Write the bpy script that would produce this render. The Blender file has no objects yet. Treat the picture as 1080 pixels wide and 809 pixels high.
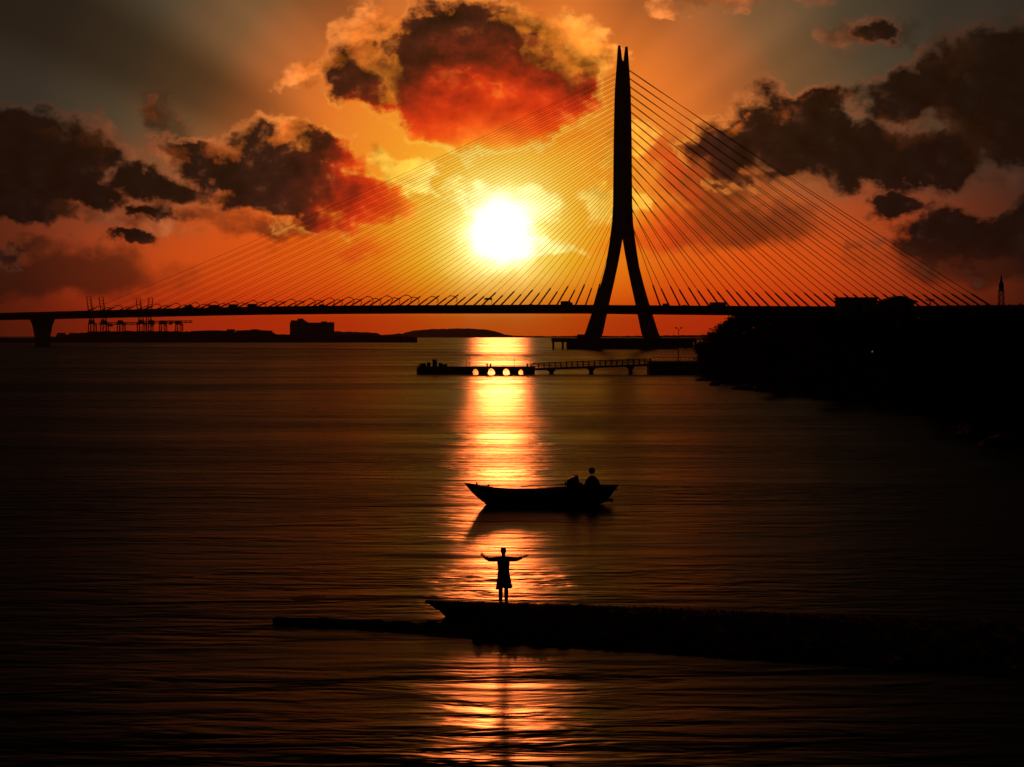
import bpy, bmesh, math, random
from math import sin, cos, tan, pi, atan2, asin, sqrt, radians, exp
from mathutils import Vector, Matrix, noise as mnoise

scene = bpy.context.scene
COL = scene.collection
RNG = random.Random(7)

# ------------------------------------------------------------------ camera
FPX = 2100.0                      # focal length in pixels of a 1080 px wide frame
CXP, CYP = 540.0, 404.5
HORIZON = 354.0
CAM_H = 8.8
PITCH = math.atan((CYP - HORIZON) / FPX)
cam_data = bpy.data.cameras.new('camera')
cam_data.sensor_width = 36.0
cam_data.lens = 36.0 * FPX / 1080.0
cam_data.clip_start = 0.5
cam_data.clip_end = 120000.0
cam = bpy.data.objects.new('camera', cam_data)
COL.objects.link(cam)
cam.location = (0, 0, CAM_H)
cam.rotation_euler = (pi / 2 - PITCH, 0, 0)
scene.camera = cam


def ray(px, py):
    a, b = (px - CXP) / FPX, (CYP - py) / FPX
    return Vector((a, cos(PITCH) + b * sin(PITCH), -sin(PITCH) + b * cos(PITCH)))


def at(px, py, depth):
    """world point seen at a pixel of the photograph, at a given distance north of the camera"""
    d = ray(px, py)
    k = depth / d.y
    return Vector((d.x * k, depth, CAM_H + d.z * k))


def on_level(px, py, z=0.0):
    d = ray(px, py)
    k = (z - CAM_H) / d.z
    return Vector((d.x * k, d.y * k, z))


def sky_uv(px, py):
    """azimuth and elevation of a pixel, in units of 1/FPX rad"""
    d = ray(px, py).normalized()
    return atan2(d.x, d.y) * FPX, asin(d.z) * FPX


SUN_U, SUN_V = sky_uv(527, 247)
SUN_AZ, SUN_EL = SUN_U / FPX, SUN_V / FPX


def lin(r, g, b):
    f = lambda c: (c / 255 / 12.92) if c / 255 <= 0.04045 else ((c / 255 + 0.055) / 1.055) ** 2.4
    return (f(r), f(g), f(b), 1.0)


# ------------------------------------------------------------------ node helper
class S:
    """a socket with arithmetic, so node trees can be written as expressions"""
    tree = None

    def __init__(self, sock):
        self.s = sock

    @staticmethod
    def put(inp, v):
        if isinstance(v, S):
            S.tree.links.new(v.s, inp)
        else:
            inp.default_value = v

    @staticmethod
    def math(op, *args, clamp=False):
        n = S.tree.nodes.new('ShaderNodeMath')
        n.operation = op
        n.use_clamp = clamp
        for i, a in enumerate(args):
            S.put(n.inputs[i], a)
        return S(n.outputs[0])

    def __add__(self, o): return S.math('ADD', self, o)
    def __radd__(self, o): return S.math('ADD', o, self)
    def __sub__(self, o): return S.math('SUBTRACT', self, o)
    def __rsub__(self, o): return S.math('SUBTRACT', o, self)
    def __mul__(self, o): return S.math('MULTIPLY', self, o)
    def __rmul__(self, o): return S.math('MULTIPLY', o, self)
    def __truediv__(self, o): return S.math('DIVIDE', self, o)
    def __rtruediv__(self, o): return S.math('DIVIDE', o, self)
    def __pow__(self, o): return S.math('POWER', self, o)


def smooth(v, lo, hi, a=0.0, b=1.0):
    n = S.tree.nodes.new('ShaderNodeMapRange')
    n.interpolation_type = 'SMOOTHSTEP'
    S.put(n.inputs['Value'], v)
    n.inputs['From Min'].default_value = lo
    n.inputs['From Max'].default_value = hi
    n.inputs['To Min'].default_value = a
    n.inputs['To Max'].default_value = b
    return S(n.outputs[0])


def vec(x, y, z=0.0):
    n = S.tree.nodes.new('ShaderNodeCombineXYZ')
    for i, v in enumerate((x, y, z)):
        S.put(n.inputs[i], v)
    return S(n.outputs[0])


def noise_tex(v, scale=1.0, detail=4.0, rough=0.55, dist=0.0, dim='3D'):
    n = S.tree.nodes.new('ShaderNodeTexNoise')
    n.noise_dimensions = dim
    S.put(n.inputs['Vector'], v)
    n.inputs['Scale'].default_value = scale
    n.inputs['Detail'].default_value = detail
    n.inputs['Roughness'].default_value = rough
    n.inputs['Distortion'].default_value = dist
    return S(n.outputs[0])


def ramp(fac, stops):
    n = S.tree.nodes.new('ShaderNodeValToRGB')
    S.put(n.inputs[0], fac)
    e = n.color_ramp.elements
    while len(e) < len(stops):
        e.new(0.5)
    for i, (p, c) in enumerate(stops):
        e[i].position = p
        e[i].color = c
    return S(n.outputs[0])


def mix(fac, a, b, mode='MIX'):
    n = S.tree.nodes.new('ShaderNodeMix')
    n.data_type = 'RGBA'
    n.blend_type = mode
    n.clamp_result = False
    S.put(n.inputs[0], fac)
    S.put(n.inputs[6], a)
    S.put(n.inputs[7], b)
    return S(n.outputs[2])


def scale_col(c, f):
    n = S.tree.nodes.new('ShaderNodeVectorMath')
    n.operation = 'SCALE'
    S.put(n.inputs[0], c)
    S.put(n.inputs[3], f)
    return S(n.outputs[0])


def add_col(a, b):
    n = S.tree.nodes.new('ShaderNodeVectorMath')
    n.operation = 'ADD'
    S.put(n.inputs[0], a)
    S.put(n.inputs[1], b)
    return S(n.outputs[0])
# ------------------------------------------------------------------ sky (world)
world = bpy.data.worlds.new('World')
scene.world = world
world.use_nodes = True
wt = world.node_tree
wt.nodes.clear()
S.tree = wt
tc = wt.nodes.new('ShaderNodeTexCoord')
sep = wt.nodes.new('ShaderNodeSeparateXYZ')
wt.links.new(tc.outputs['Generated'], sep.inputs[0])
dx, dy, dz = S(sep.outputs[0]), S(sep.outputs[1]), S(sep.outputs[2])
U = S.math('ARCTAN2', dx, dy) * FPX
Vv = S.math('ARCSINE', S.math('MINIMUM', S.math('MAXIMUM', dz, -1.0), 1.0)) * FPX
P2 = vec(U / 100.0, Vv / 100.0, 0.0)

du, dv = U - SUN_U, Vv - SUN_V
r = S.math('SQRT', du * du + dv * dv)
# clear-air colours against distance from the sun: high in the sky, and low near the sea
R_MAX = 1400.0
rn = S.math('MINIMUM', r / R_MAX, 1.0)
hi_stops = [(0, (255, 236, 110)), (55, (255, 222, 92)), (85, (254, 192, 56)), (120, (253, 168, 42)), (165, (246, 144, 40)),
            (220, (228, 117, 40)), (275, (178, 95, 43)), (340, (116, 80, 48)), (420, (72, 62, 45)), (500, (49, 46, 38)),
            (650, (32, 31, 28)), (900, (22, 19, 17)), (1400, (12, 11, 11))]
lo_stops = [(0, (255, 225, 90)), (60, (255, 204, 42)), (90, (253, 172, 26)), (130, (248, 130, 18)), (185, (240, 98, 17)),
            (260, (234, 86, 18)), (340, (216, 78, 20)), (420, (174, 63, 23)), (490, (112, 43, 19)), (560, (58, 26, 15)),
            (700, (36, 18, 12)), (900, (22, 14, 11)), (1400, (12, 10, 10))]
c_hi = ramp(rn, [(p / R_MAX, lin(*c)) for p, c in hi_stops])
c_lo = ramp(rn, [(p / R_MAX, lin(*c)) for p, c in lo_stops])
# broad soft noise moves the border between the two
soft = noise_tex(vec(U / 260.0 + 2.2, Vv / 110.0 + 61.3), 1.0, 2.0, 0.5, dim='2D')
lift = smooth(Vv + (soft - 0.5) * 90.0, 60.0, 215.0)
clear = mix(lift, c_lo, c_hi)
clear = mix(smooth(Vv, 82.0, 6.0) * 0.92, clear, S(vec(1.0, 0.34, 0.40).s), 'MULTIPLY')
# crepuscular streaks: light and dark rays fanning out from the sun
ang = S.math('ARCTAN2', dv, du)
rays = noise_tex(vec(ang * 2.6, 7.3), 1.0, 2.0, 0.5, dim='2D')
ray_amt = smooth(r, 150.0, 360.0) * smooth(dv, 20.0, 160.0)
clear = scale_col(clear, 1.0 + (rays - 0.5) * 2.3 * ray_amt)

# clouds -----------------------------------------------------------------
warp_a = noise_tex(vec(U / 62.0 + 11.3, Vv / 50.0 + 4.7), 1.0, 5.0, 0.55, dim='2D')
warp_b = noise_tex(vec(U / 62.0 - 31.9, Vv / 50.0 + 17.2), 1.0, 5.0, 0.6, dim='2D')
Wu = U + (warp_a - 0.5) * 74.0
Wv = Vv + (warp_b - 0.5) * 54.0
WP = vec(Wu, Wv, 0.0)
puff = noise_tex(vec(U / 48.0 + 71.1, Vv / 36.0 - 9.4), 1.0, 5.0, 0.54, dim='2D')
# the same puffs sampled a little nearer the sun: where they thin out that way, the light gets in
puff_s = noise_tex(vec((U - du / (r + 1.0) * 13.0) / 48.0 + 71.1, (Vv - dv / (r + 1.0) * 13.0) / 36.0 - 9.4), 1.0, 4.0, 0.54, dim='2D')
relief = S.math('MULTIPLY', puff - puff_s, 3.6)
fine = noise_tex(vec(U / 13.0 + 3.3, Vv / 11.0 + 40.8), 1.0, 3.0, 0.6, dim='2D')


def blobs(lst, base=None):
    acc = base
    turned = {}
    for b in lst:
        turned.setdefault(round(b[4] / 10.0) * 10, []).append(b)
    for rot, members in turned.items():
        c, s_ = cos(radians(rot)), sin(radians(rot))
        Ru = Wu * c + Wv * s_
        Rv = Wv * c - Wu * s_
        RP = vec(Ru, Rv, 0.0)
        for (px, py, rx, ry, _rot) in members:
            u, v = sky_uv(px, py)
            u, v = u * c + v * s_, v * c - u * s_
            m = S.tree.nodes.new('ShaderNodeVectorMath')
            m.operation = 'MULTIPLY_ADD'
            S.put(m.inputs[0], RP)
            m.inputs[1].default_value = (1.0 / rx, 1.0 / ry, 0.0)
            # (the running sum rides along on z, which keeps the evaluation one blob at a time)
            if acc is None:
                m.inputs[2].default_value = (-u / rx, -v / ry, 0.0)
            else:
                S.put(m.inputs[2], vec(-u / rx, -v / ry, acc * 1e-6))
            ln = S.tree.nodes.new('ShaderNodeVectorMath')
            ln.operation = 'LENGTH'
            S.tree.links.new(m.outputs[0], ln.inputs[0])
            k = (min(rx, ry) / 40.0) ** 0.35
            d = S.math('MULTIPLY_ADD', S(ln.outputs['Value']), -k, k)
            acc = d if acc is None else S.math('SMOOTH_MAX', acc, d, 0.12)
    return acc


DARK = [
    # big cloud over the sun
    (468, 50, 70, 50, 8), (520, 48, 74, 46, -14), (578, 82, 62, 44, -30), (480, 112, 92, 44, -12), (388, 86, 52, 36, -38), (428, 82, 62, 46, -20), (545, 122, 88, 36, 6),
    # left of the sun
    (250, 184, 66, 32, -12), (312, 186, 88, 46, -20), (378, 206, 74, 27, -18), (318, 150, 30, 26, -40), (205, 162, 48, 15, -24),
    (300, 208, 92, 20, -2),
    # far left
    (34, 176, 84, 62, -10), (10, 150, 60, 40, 0), (84, 168, 34, 46, 30), (18, 212, 90, 24, -6), (150, 192, 56, 19, -10), (100, 206, 60, 20, -4),
    (150, 222, 30, 9, -24), (138, 254, 22, 7, -2), (8, 262, 20, 9, -6),
    # upper right
    (980, 92, 88, 30, 8), (1052, 66, 74, 46, 10), (1082, 112, 120, 72, -8), (1010, 74, 34, 28, 20), (1060, 150, 50, 24, -16),
    # right, middle
    (838, 142, 86, 46, -6), (905, 158, 96, 42, -12), (970, 172, 82, 24, -4), (772, 152, 44, 34, -10), (860, 120, 44, 26, 0),
    (990, 156, 70, 24, -10), (784, 158, 56, 36, -10), (1040, 252, 120, 34, 0),
    # right, low
    (938, 222, 30, 17, -12), (1060, 240, 86, 30, 6), (992, 246, 44, 15, 0),
    (918, 30, 24, 13, 0),
    # beyond the frame
    (-210, 90, 130, 40, 10), (1260, 40, 170, 60, -8), (300, -130, 230, 50, 5), (900, -160, 260, 45, -8), (-260, 220, 160, 40, 0), (1330, 230, 170, 40, 0),
]
VEIL = [
    (172, 124, 34, 20, -30), (925, 36, 50, 14, 0),
    # thin sheets: behind the stays right of the pylon, and low over the sea
    (775, 236, 100, 30, 0), (705, 246, 60, 24, 0), (740, 186, 80, 46, -20), (60, 290, 150, 34, 0), (20, 262, 60, 12, 0), (1030, 276, 130, 30, 0),
    (420, 262, 100, 10, 0), (640, 262, 56, 10, 0), (300, 238, 90, 12, 0), (195, 226, 60, 12, 0), (560, 150, 80, 20, 10), (860, 178, 90, 20, 0),
]
LIGHT = [
    # sunlit fringes and wisps
    (392, 34, 40, 34, 24), (402, 74, 30, 40, 20), (332, 76, 54, 18, 12), (528, 22, 30, 16, 0), (604, 58, 44, 44, -30), (560, 30, 40, 20, -20),
    (98, 152, 34, 36, -40), (60, 136, 34, 16, 10), (185, 160, 46, 20, -10), (300, 138, 46, 22, 20), (232, 158, 50, 16, -12),
    (170, 120, 30, 14, -20), (850, 108, 66, 18, 0), (780, 128, 44, 16, 10), (950, 130, 40, 34, -10), (1010, 140, 60, 30, -30),
    (1010, 52, 70, 26, 20), (898, 34, 44, 22, 10), (790, -2, 120, 12, 0), (520, 214, 76, 26, -8), (440, 190, 70, 18, -30),
    (580, 262, 60, 12, 4), (640, 215, 40, 26, 20), (668, 150, 30, 26, -20), (1060, 190, 60, 16, -10),
    (110, 232, 110, 14, -6), (1080, 20, 60, 16, 0),
]
d_dark0 = blobs(DARK)
d_light0 = blobs(LIGHT, d_dark0 * 1e-6 - 3.0)
d_veil = blobs(VEIL, d_light0 * 1e-6 - 3.0) + (puff - 0.5) * 0.8 + (warp_a - 0.5) * 0.7
d_dark = d_dark0 + (puff - 0.5) * 1.05 + (fine - 0.5) * 0.16
d_light = d_light0 + (puff - 0.5) * 1.5 + (fine - 0.5) * 0.4

rc = S.math('MINIMUM', r / 700.0, 1.0)
# light shining through thin cloud: stronger than the clear air beside it
fringe_stops = [(0, (255, 250, 190)), (70, (255, 238, 130)), (120, (255, 198, 66)), (180, (255, 172, 58)), (250, (238, 134, 56)),
                (320, (180, 96, 52)), (400, (122, 66, 40)), (480, (80, 48, 33)), (600, (44, 32, 27)), (700, (36, 28, 25))]
c_fringe = ramp(rc, [(p / 700.0, lin(*c)) for p, c in fringe_stops])
body_stops = [(0, (255, 190, 40)), (60, (255, 146, 24)), (100, (248, 104, 20)), (135, (234, 76, 20)), (165, (214, 54, 18)), (195, (172, 42, 17)),
              (225, (108, 32, 16)), (255, (66, 26, 16)), (300, (44, 22, 16)), (370, (27, 16, 12)), (460, (16, 12, 10)), (560, (11, 9, 9)), (700, (8, 8, 8))]
depth = smooth(d_dark, 0.0, 0.6)
# thicker cloud lets less light through, so it reads as if it were farther from the sun;
# the tops lie behind more cloud than the bases
calm = smooth(r, 120.0, 270.0, 0.35, 1.0)
rb = r * 1.36 - 36.0 + (depth - 0.75) * 50.0 + ((0.5 - puff) * 40.0 + (0.5 - fine) * 16.0 - relief * 34.0) * calm
rb = S.math('MINIMUM', S.math('MAXIMUM', rb, 0.0) / 700.0, 1.0)
c_body = ramp(rb, [(p / 700.0, lin(*c)) for p, c in body_stops])

a_light = smooth(d_light, 0.0, 0.42) * 0.95 * smooth(r, 470.0, 230.0, 0.45, 1.0)
a_veil = smooth(d_veil, -0.1, 0.6) * 0.72 * smooth(r, 60.0, 150.0)
a_dark = smooth(d_dark, -0.02, 0.30) * smooth(r, 55.0, 120.0) * smooth(Vv, 40.0, 105.0, 0.3, 1.0)
rim = smooth(d_dark, -0.14, 0.03) * (1.0 - smooth(d_dark, 0.03, 0.2))
c_lit = scale_col(c_fringe, S.math('MAXIMUM', 1.0 + (relief * 0.85 + (fine - 0.5) * 0.5) * smooth(r, 80.0, 210.0, 0.3, 1.0), 0.35))
c_lit = scale_col(c_lit, smooth(r, 150.0, 50.0, 1.0, 1.2))
sky = mix(a_light, clear, c_lit)
rim_part = smooth(warp_b + dv * 0.0009, 0.46, 0.66)
sky = mix(a_veil, sky, c_body)
sky = mix(rim * rim_part * 0.6, sky, c_fringe)
c_body = scale_col(c_body, S.math('MAXIMUM', 1.0 + (relief * 0.6 + (warp_b - 0.5) * 0.8) * calm, 0.4))
sky = mix(a_dark, sky, c_body)
# lit folds inside the clouds' sunward faces
fold = smooth(relief, 0.34, 1.0) * (1.0 - smooth(d_dark, 0.25, 0.95)) * smooth(d_dark, -0.05, 0.2)
sky = mix(fold * smooth(r, 90.0, 190.0, 0.3, 1.0) * 0.34, sky, c_fringe)

sky = scale_col(sky, smooth(Vv, 330.0, 620.0, 1.0, 0.22))
# sunlit tatters in front of the dark masses
tatter = d_light0 + (0.5 - puff) * 1.7 + (0.5 - warp_b) * 0.7 + (fine - 0.5) * 0.5
tatter = smooth(tatter, 0.18, 0.62) * (1.0 - smooth(d_dark, 0.35, 0.8)) * smooth(r, 430.0, 260.0, 0.3, 1.0) * smooth(r, 90.0, 140.0)
sky = mix(tatter * 0.55, sky, mix(1.0, c_lit, S(vec(1.0, 0.74, 0.5).s), 'MULTIPLY'))
# the sun's own glare
rg_ = r * (1.0 + (0.5 - puff) * 0.5 + (0.5 - warp_a) * 0.35)
glare = S.math('EXPONENT', (rg_ / 22.0) ** 2.0 * -1.0) * 10.0 + S.math('EXPONENT', (rg_ / 46.0) ** 2.0 * -1.0) * 0.8
sky = add_col(sky, scale_col(S(vec(1.0, 0.80, 0.42).s), glare))

nish = wt.nodes.new('ShaderNodeTexSky')
nish.sky_type = 'NISHITA'
nish.sun_disc = False
nish.sun_elevation = SUN_EL
nish.sun_rotation = SUN_AZ
nish.air_density = 2.0
nish.dust_density = 5.0
bg1 = wt.nodes.new('ShaderNodeBackground')
bg1.inputs['Strength'].default_value = 0.0015
wt.links.new(nish.outputs[0], bg1.inputs['Color'])
bg2 = wt.nodes.new('ShaderNodeBackground')
bg2.inputs['Strength'].default_value = 1.0
S.put(bg2.inputs['Color'], sky)
addsh = wt.nodes.new('ShaderNodeAddShader')
wt.links.new(bg1.outputs[0], addsh.inputs[0])
wt.links.new(bg2.outputs[0], addsh.inputs[1])
wo = wt.nodes.new('ShaderNodeOutputWorld')
wt.links.new(addsh.outputs[0], wo.inputs['Surface'])
world.cycles.sampling_method = 'MANUAL'
world.cycles.sample_map_resolution = 1024

# ------------------------------------------------------------------ sun
sun_data = bpy.data.lights.new('sun', 'SUN')
sun_data.energy = 0.26
sun_data.angle = radians(1.4)   # widened by the haze round it
sun_data.color = (1.0, 0.18, 0.035)
sun = bpy.data.objects.new('sun', sun_data)
COL.objects.link(sun)
sd = Vector((sin(SUN_AZ) * cos(SUN_EL), cos(SUN_AZ) * cos(SUN_EL), sin(SUN_EL)))
sun.rotation_euler = sd.to_track_quat('Z', 'Y').to_euler()
sun.location = (0, 60, 120)

# ------------------------------------------------------------------ render settings
scene.view_settings.view_transform = 'Standard'
scene.view_settings.look = 'None'
scene.view_settings.exposure = 0.0
scene.view_settings.gamma = 1.0
scene.view_settings.use_curve_mapping = False
cy = scene.cycles
cy.max_bounces = 6
cy.glossy_bounces = 3
cy.diffuse_bounces = 2
cy.volume_bounces = 0
cy.sample_clamp_indirect = 3.0
cy.caustics_reflective = False
cy.caustics_refractive = False
cy.use_denoising = True
cy.adaptive_threshold = 0.015
# ------------------------------------------------------------------ materials
def material(name, base, rough=0.7, var=0.25, scale=1.0, bump=0.0, metal=0.0, stretch=(1, 1, 1), second=None, spec=0.35):
    """a weathered surface: base colour mottled by two noises, with a little relief"""
    m = bpy.data.materials.new(name)
    m.use_nodes = True
    nt = m.node_tree
    S.tree = nt
    b = nt.nodes['Principled BSDF']
    co = nt.nodes.new('ShaderNodeTexCoord')
    mp = nt.nodes.new('ShaderNodeMapping')
    mp.inputs['Scale'].default_value = stretch
    nt.links.new(co.outputs['Object'], mp.inputs[0])
    P = S(mp.outputs[0])
    n1 = noise_tex(P, scale, 5.0, 0.6)
    n2 = noise_tex(P, scale * 7.0, 3.0, 0.6)
    lo = tuple(c * (1 - var) for c in base) + (1,)
    hi = tuple(min(c * (1 + var), 1) for c in (second or base)) + (1,)
    col = mix(smooth(n1 * 0.7 + n2 * 0.3, 0.32, 0.68), lo, hi)
    S.put(b.inputs['Base Color'], col)
    b.inputs['Metallic'].default_value = metal
    S.put(b.inputs['Roughness'], smooth(n2, 0.3, 0.7, max(rough - 0.1, 0.05), min(rough + 0.1, 1)))
    b.inputs['Specular IOR Level'].default_value = spec
    if bump:
        bp = nt.nodes.new('ShaderNodeBump')
        bp.inputs['Strength'].default_value = 1.0
        bp.inputs['Distance'].default_value = bump
        S.put(bp.inputs['Height'], n2)
        nt.links.new(bp.outputs[0], b.inputs['Normal'])
    return m


M = {
    'concrete': material('concrete', (0.30, 0.28, 0.26), 0.8, 0.2, 0.15, 0.02),
    'deck': material('deck_concrete', (0.22, 0.21, 0.20), 0.8, 0.2, 0.2, 0.01),
    'cable': material('cable_sheathing', (0.25, 0.22, 0.19), 0.55, 0.1, 1.0),
    'steel': material('painted_steel', (0.16, 0.15, 0.14), 0.5, 0.25, 0.6),
    'rust': material('rusty_steel', (0.14, 0.06, 0.03), 0.8, 0.35, 1.2, 0.005),
    'wood': material('weathered_wood', (0.12, 0.08, 0.05), 0.75, 0.3, 1.5, 0.004, stretch=(0.4, 4, 4)),
    'paint_blue': material('boat_paint_blue', (0.05, 0.08, 0.12), 0.5, 0.3, 2.0, 0.002),
    'rubber': material('rubber', (0.02, 0.02, 0.02), 0.7, 0.2, 2.0),
    'tarp': material('tarpaulin', (0.06, 0.07, 0.06), 0.6, 0.3, 2.0, 0.01),
    'stone': material('wet_stone', (0.07, 0.06, 0.05), 0.9, 0.35, 0.9, 0.05, spec=0.05),
    'earth': material('earth_bank', (0.06, 0.05, 0.035), 0.95, 0.35, 0.12, 0.0, spec=0.0),
    'far_land': material('far_land', (0.07, 0.06, 0.045), 0.95, 0.3, 0.01, spec=0.0),
    'leaf': material('leaf', (0.035, 0.048, 0.022), 0.9, 0.35, 0.5, spec=0.0),
    'bark': material('bark', (0.07, 0.05, 0.035), 0.9, 0.3, 2.0, 0.01),
    'wall': material('plaster_wall', (0.34, 0.31, 0.28), 0.85, 0.15, 0.3),
    'roof': material('roof_tile', (0.12, 0.07, 0.05), 0.8, 0.3, 1.0),
    'glass': material('window_glass', (0.03, 0.03, 0.035), 0.15, 0.1, 1.0),
    'metal_sheet': material('metal_sheet', (0.20, 0.19, 0.18), 0.5, 0.2, 0.5),
    'skin': material('skin', (0.36, 0.21, 0.15), 0.55, 0.08, 8.0),
    'hair': material('hair', (0.015, 0.012, 0.010), 0.5, 0.3, 20.0, stretch=(6, 6, 1)),
    'coat': material('dark_cloth', (0.035, 0.030, 0.034), 0.9, 0.25, 6.0, 0.003),
    'trousers': material('trouser_cloth', (0.025, 0.025, 0.03), 0.9, 0.25, 6.0, 0.003),
    'leather': material('shoe_leather', (0.02, 0.016, 0.014), 0.5, 0.2, 6.0),
    'car_white': material('white_car_paint', (0.6, 0.6, 0.58), 0.35, 0.05, 1.0),
    'car_grey': material('grey_car_paint', (0.12, 0.12, 0.13), 0.35, 0.05, 1.0),
    'car_red': material('red_car_paint', (0.25, 0.03, 0.02), 0.35, 0.05, 1.0),
    'sign': material('sign_plate', (0.05, 0.12, 0.08), 0.5, 0.1, 1.0),
}


# ------------------------------------------------------------------ mesh helpers
class MB:
    """collects shapes and links them as ONE mesh object"""

    def __init__(self):
        self.v, self.f = [], []

    def add(self, verts, faces):
        o = len(self.v)
        self.v += [tuple(p) for p in verts]
        self.f += [tuple(i + o for i in f) for f in faces]
        return self

    def box(self, c, size, rz=0.0, bev=0.0, ry=0.0):
        cx, cy_, cz = c
        hx, hy, hz = size[0] / 2, size[1] / 2, size[2] / 2
        mt = Matrix.Rotation(rz, 3, 'Z') @ Matrix.Rotation(ry, 3, 'Y')
        b = min(bev, hx * 0.9, hy * 0.9)
        if b > 0:
            ring = [(-hx + b, -hy), (hx - b, -hy), (hx, -hy + b), (hx, hy - b), (hx - b, hy), (-hx + b, hy), (-hx, hy - b), (-hx, -hy + b)]
        else:
            ring = [(-hx, -hy), (hx, -hy), (hx, hy), (-hx, hy)]
        n = len(ring)
        vs = [mt @ Vector((x, y, z)) + Vector(c) for z in (-hz, hz) for x, y in ring]
        fs = [tuple(reversed(range(n))), tuple(range(n, 2 * n))] + [(i, (i + 1) % n, n + (i + 1) % n, n + i) for i in range(n)]
        return self.add(vs, fs)

    def loft(self, rings, caps=True, closed=True):
        n = len(rings[0])
        vs = [p for r_ in rings for p in r_]
        fs = []
        for k in range(len(rings) - 1):
            for i in range(n if closed else n - 1):
                j = (i + 1) % n
                fs.append((k * n + i, k * n + j, (k + 1) * n + j, (k + 1) * n + i))
        if caps:
            fs.append(tuple(reversed(range(n))))
            fs.append(tuple((len(rings) - 1) * n + i for i in range(n)))
        return self.add(vs, fs)

    def tube(self, pts, rad, seg=6):
        pts = [Vector(p) for p in pts]
        rads = rad if isinstance(rad, (list, tuple)) else [rad] * len(pts)
        rings = []
        for i, p in enumerate(pts):
            t = (pts[min(i + 1, len(pts) - 1)] - pts[max(i - 1, 0)]).normalized()
            ref = Vector((0, 0, 1)) if abs(t.z) < 0.9 else Vector((0, 1, 0))
            a = t.cross(ref).normalized()
            b = a.cross(t).normalized()
            rings.append([p + (a * cos(2 * pi * k / seg) + b * sin(2 * pi * k / seg)) * rads[i] for k in range(seg)])
        return self.loft(rings)

    def lathe(self, base, prof, seg=12):
        b = Vector(base)
        return self.loft([[b + Vector((r_ * cos(2 * pi * k / seg), r_ * sin(2 * pi * k / seg), z)) for k in range(seg)] for r_, z in prof])

    def prism(self, poly, y0, y1):
        """polygon in x,z extruded along y"""
        n = len(poly)
        vs = [(x, y0, z) for x, z in poly] + [(x, y1, z) for x, z in poly]
        fs = [tuple(range(n)), tuple(reversed(range(n, 2 * n)))] + [(i, n + i, n + (i + 1) % n, (i + 1) % n) for i in range(n)]
        return self.add(vs, fs)

    def slab(self, poly, z0, z1):
        n = len(poly)
        vs = [(p[0], p[1], z0) for p in poly] + [(p[0], p[1], z1) for p in poly]
        fs = [tuple(reversed(range(n))), tuple(range(n, 2 * n))] + [(i, (i + 1) % n, n + (i + 1) % n, n + i) for i in range(n)]
        return self.add(vs, fs)

    def build(self, name, mat_, parent=None, smooth_=False):
        me = bpy.data.meshes.new(name)
        me.from_pydata(self.v, [], self.f)
        bm = bmesh.new()
        bm.from_mesh(me)
        bmesh.ops.recalc_face_normals(bm, faces=bm.faces)
        bm.to_mesh(me)
        bm.free()
        me.materials.append(mat_)
        if smooth_:
            for p in me.polygons:
                p.use_smooth = True
        o = bpy.data.objects.new(name, me)
        COL.objects.link(o)
        if parent is not None:
            o.parent = parent
        return o


def tag(o, label=None, cat=None, group=None, kind=None):
    for k, v in (('label', label), ('category', cat), ('group', group), ('kind', kind)):
        if v:
            o[k] = v
    return o


def thing(name, loc, label, cat, group=None, rz=0.0):
    o = bpy.data.objects.new(name, None)
    o.empty_display_size = 0.5
    COL.objects.link(o)
    o.location = loc
    o.rotation_euler = (0, 0, rz)
    return tag(o, label, cat, group)


def copy_tree(o, parent=None):
    c = o.copy()
    COL.objects.link(c)
    if parent is not None:
        c.parent = parent
    for ch in list(o.children):
        copy_tree(ch, c)
    return c


def blob(mb, c, size, seed, sub=2, rough=0.25, flat=None):
    """a lumpy stone"""
    bm = bmesh.new()
    bmesh.ops.create_icosphere(bm, subdivisions=sub, radius=1.0)
    for v in bm.verts:
        n = mnoise.noise(v.co * 1.3 + Vector((seed * 7.1, seed * 3.3, 0))) + 0.5 * mnoise.noise(v.co * 3.1 + Vector((0, seed * 5.7, 0)))
        v.co *= 1.0 + n * rough
        v.co = Vector((v.co.x * size[0], v.co.y * size[1], v.co.z * size[2])) + Vector(c)
    mb.add([v.co.copy() for v in bm.verts], [tuple(v.index for v in f.verts) for f in bm.faces])
    bm.free()
    return mb


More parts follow.
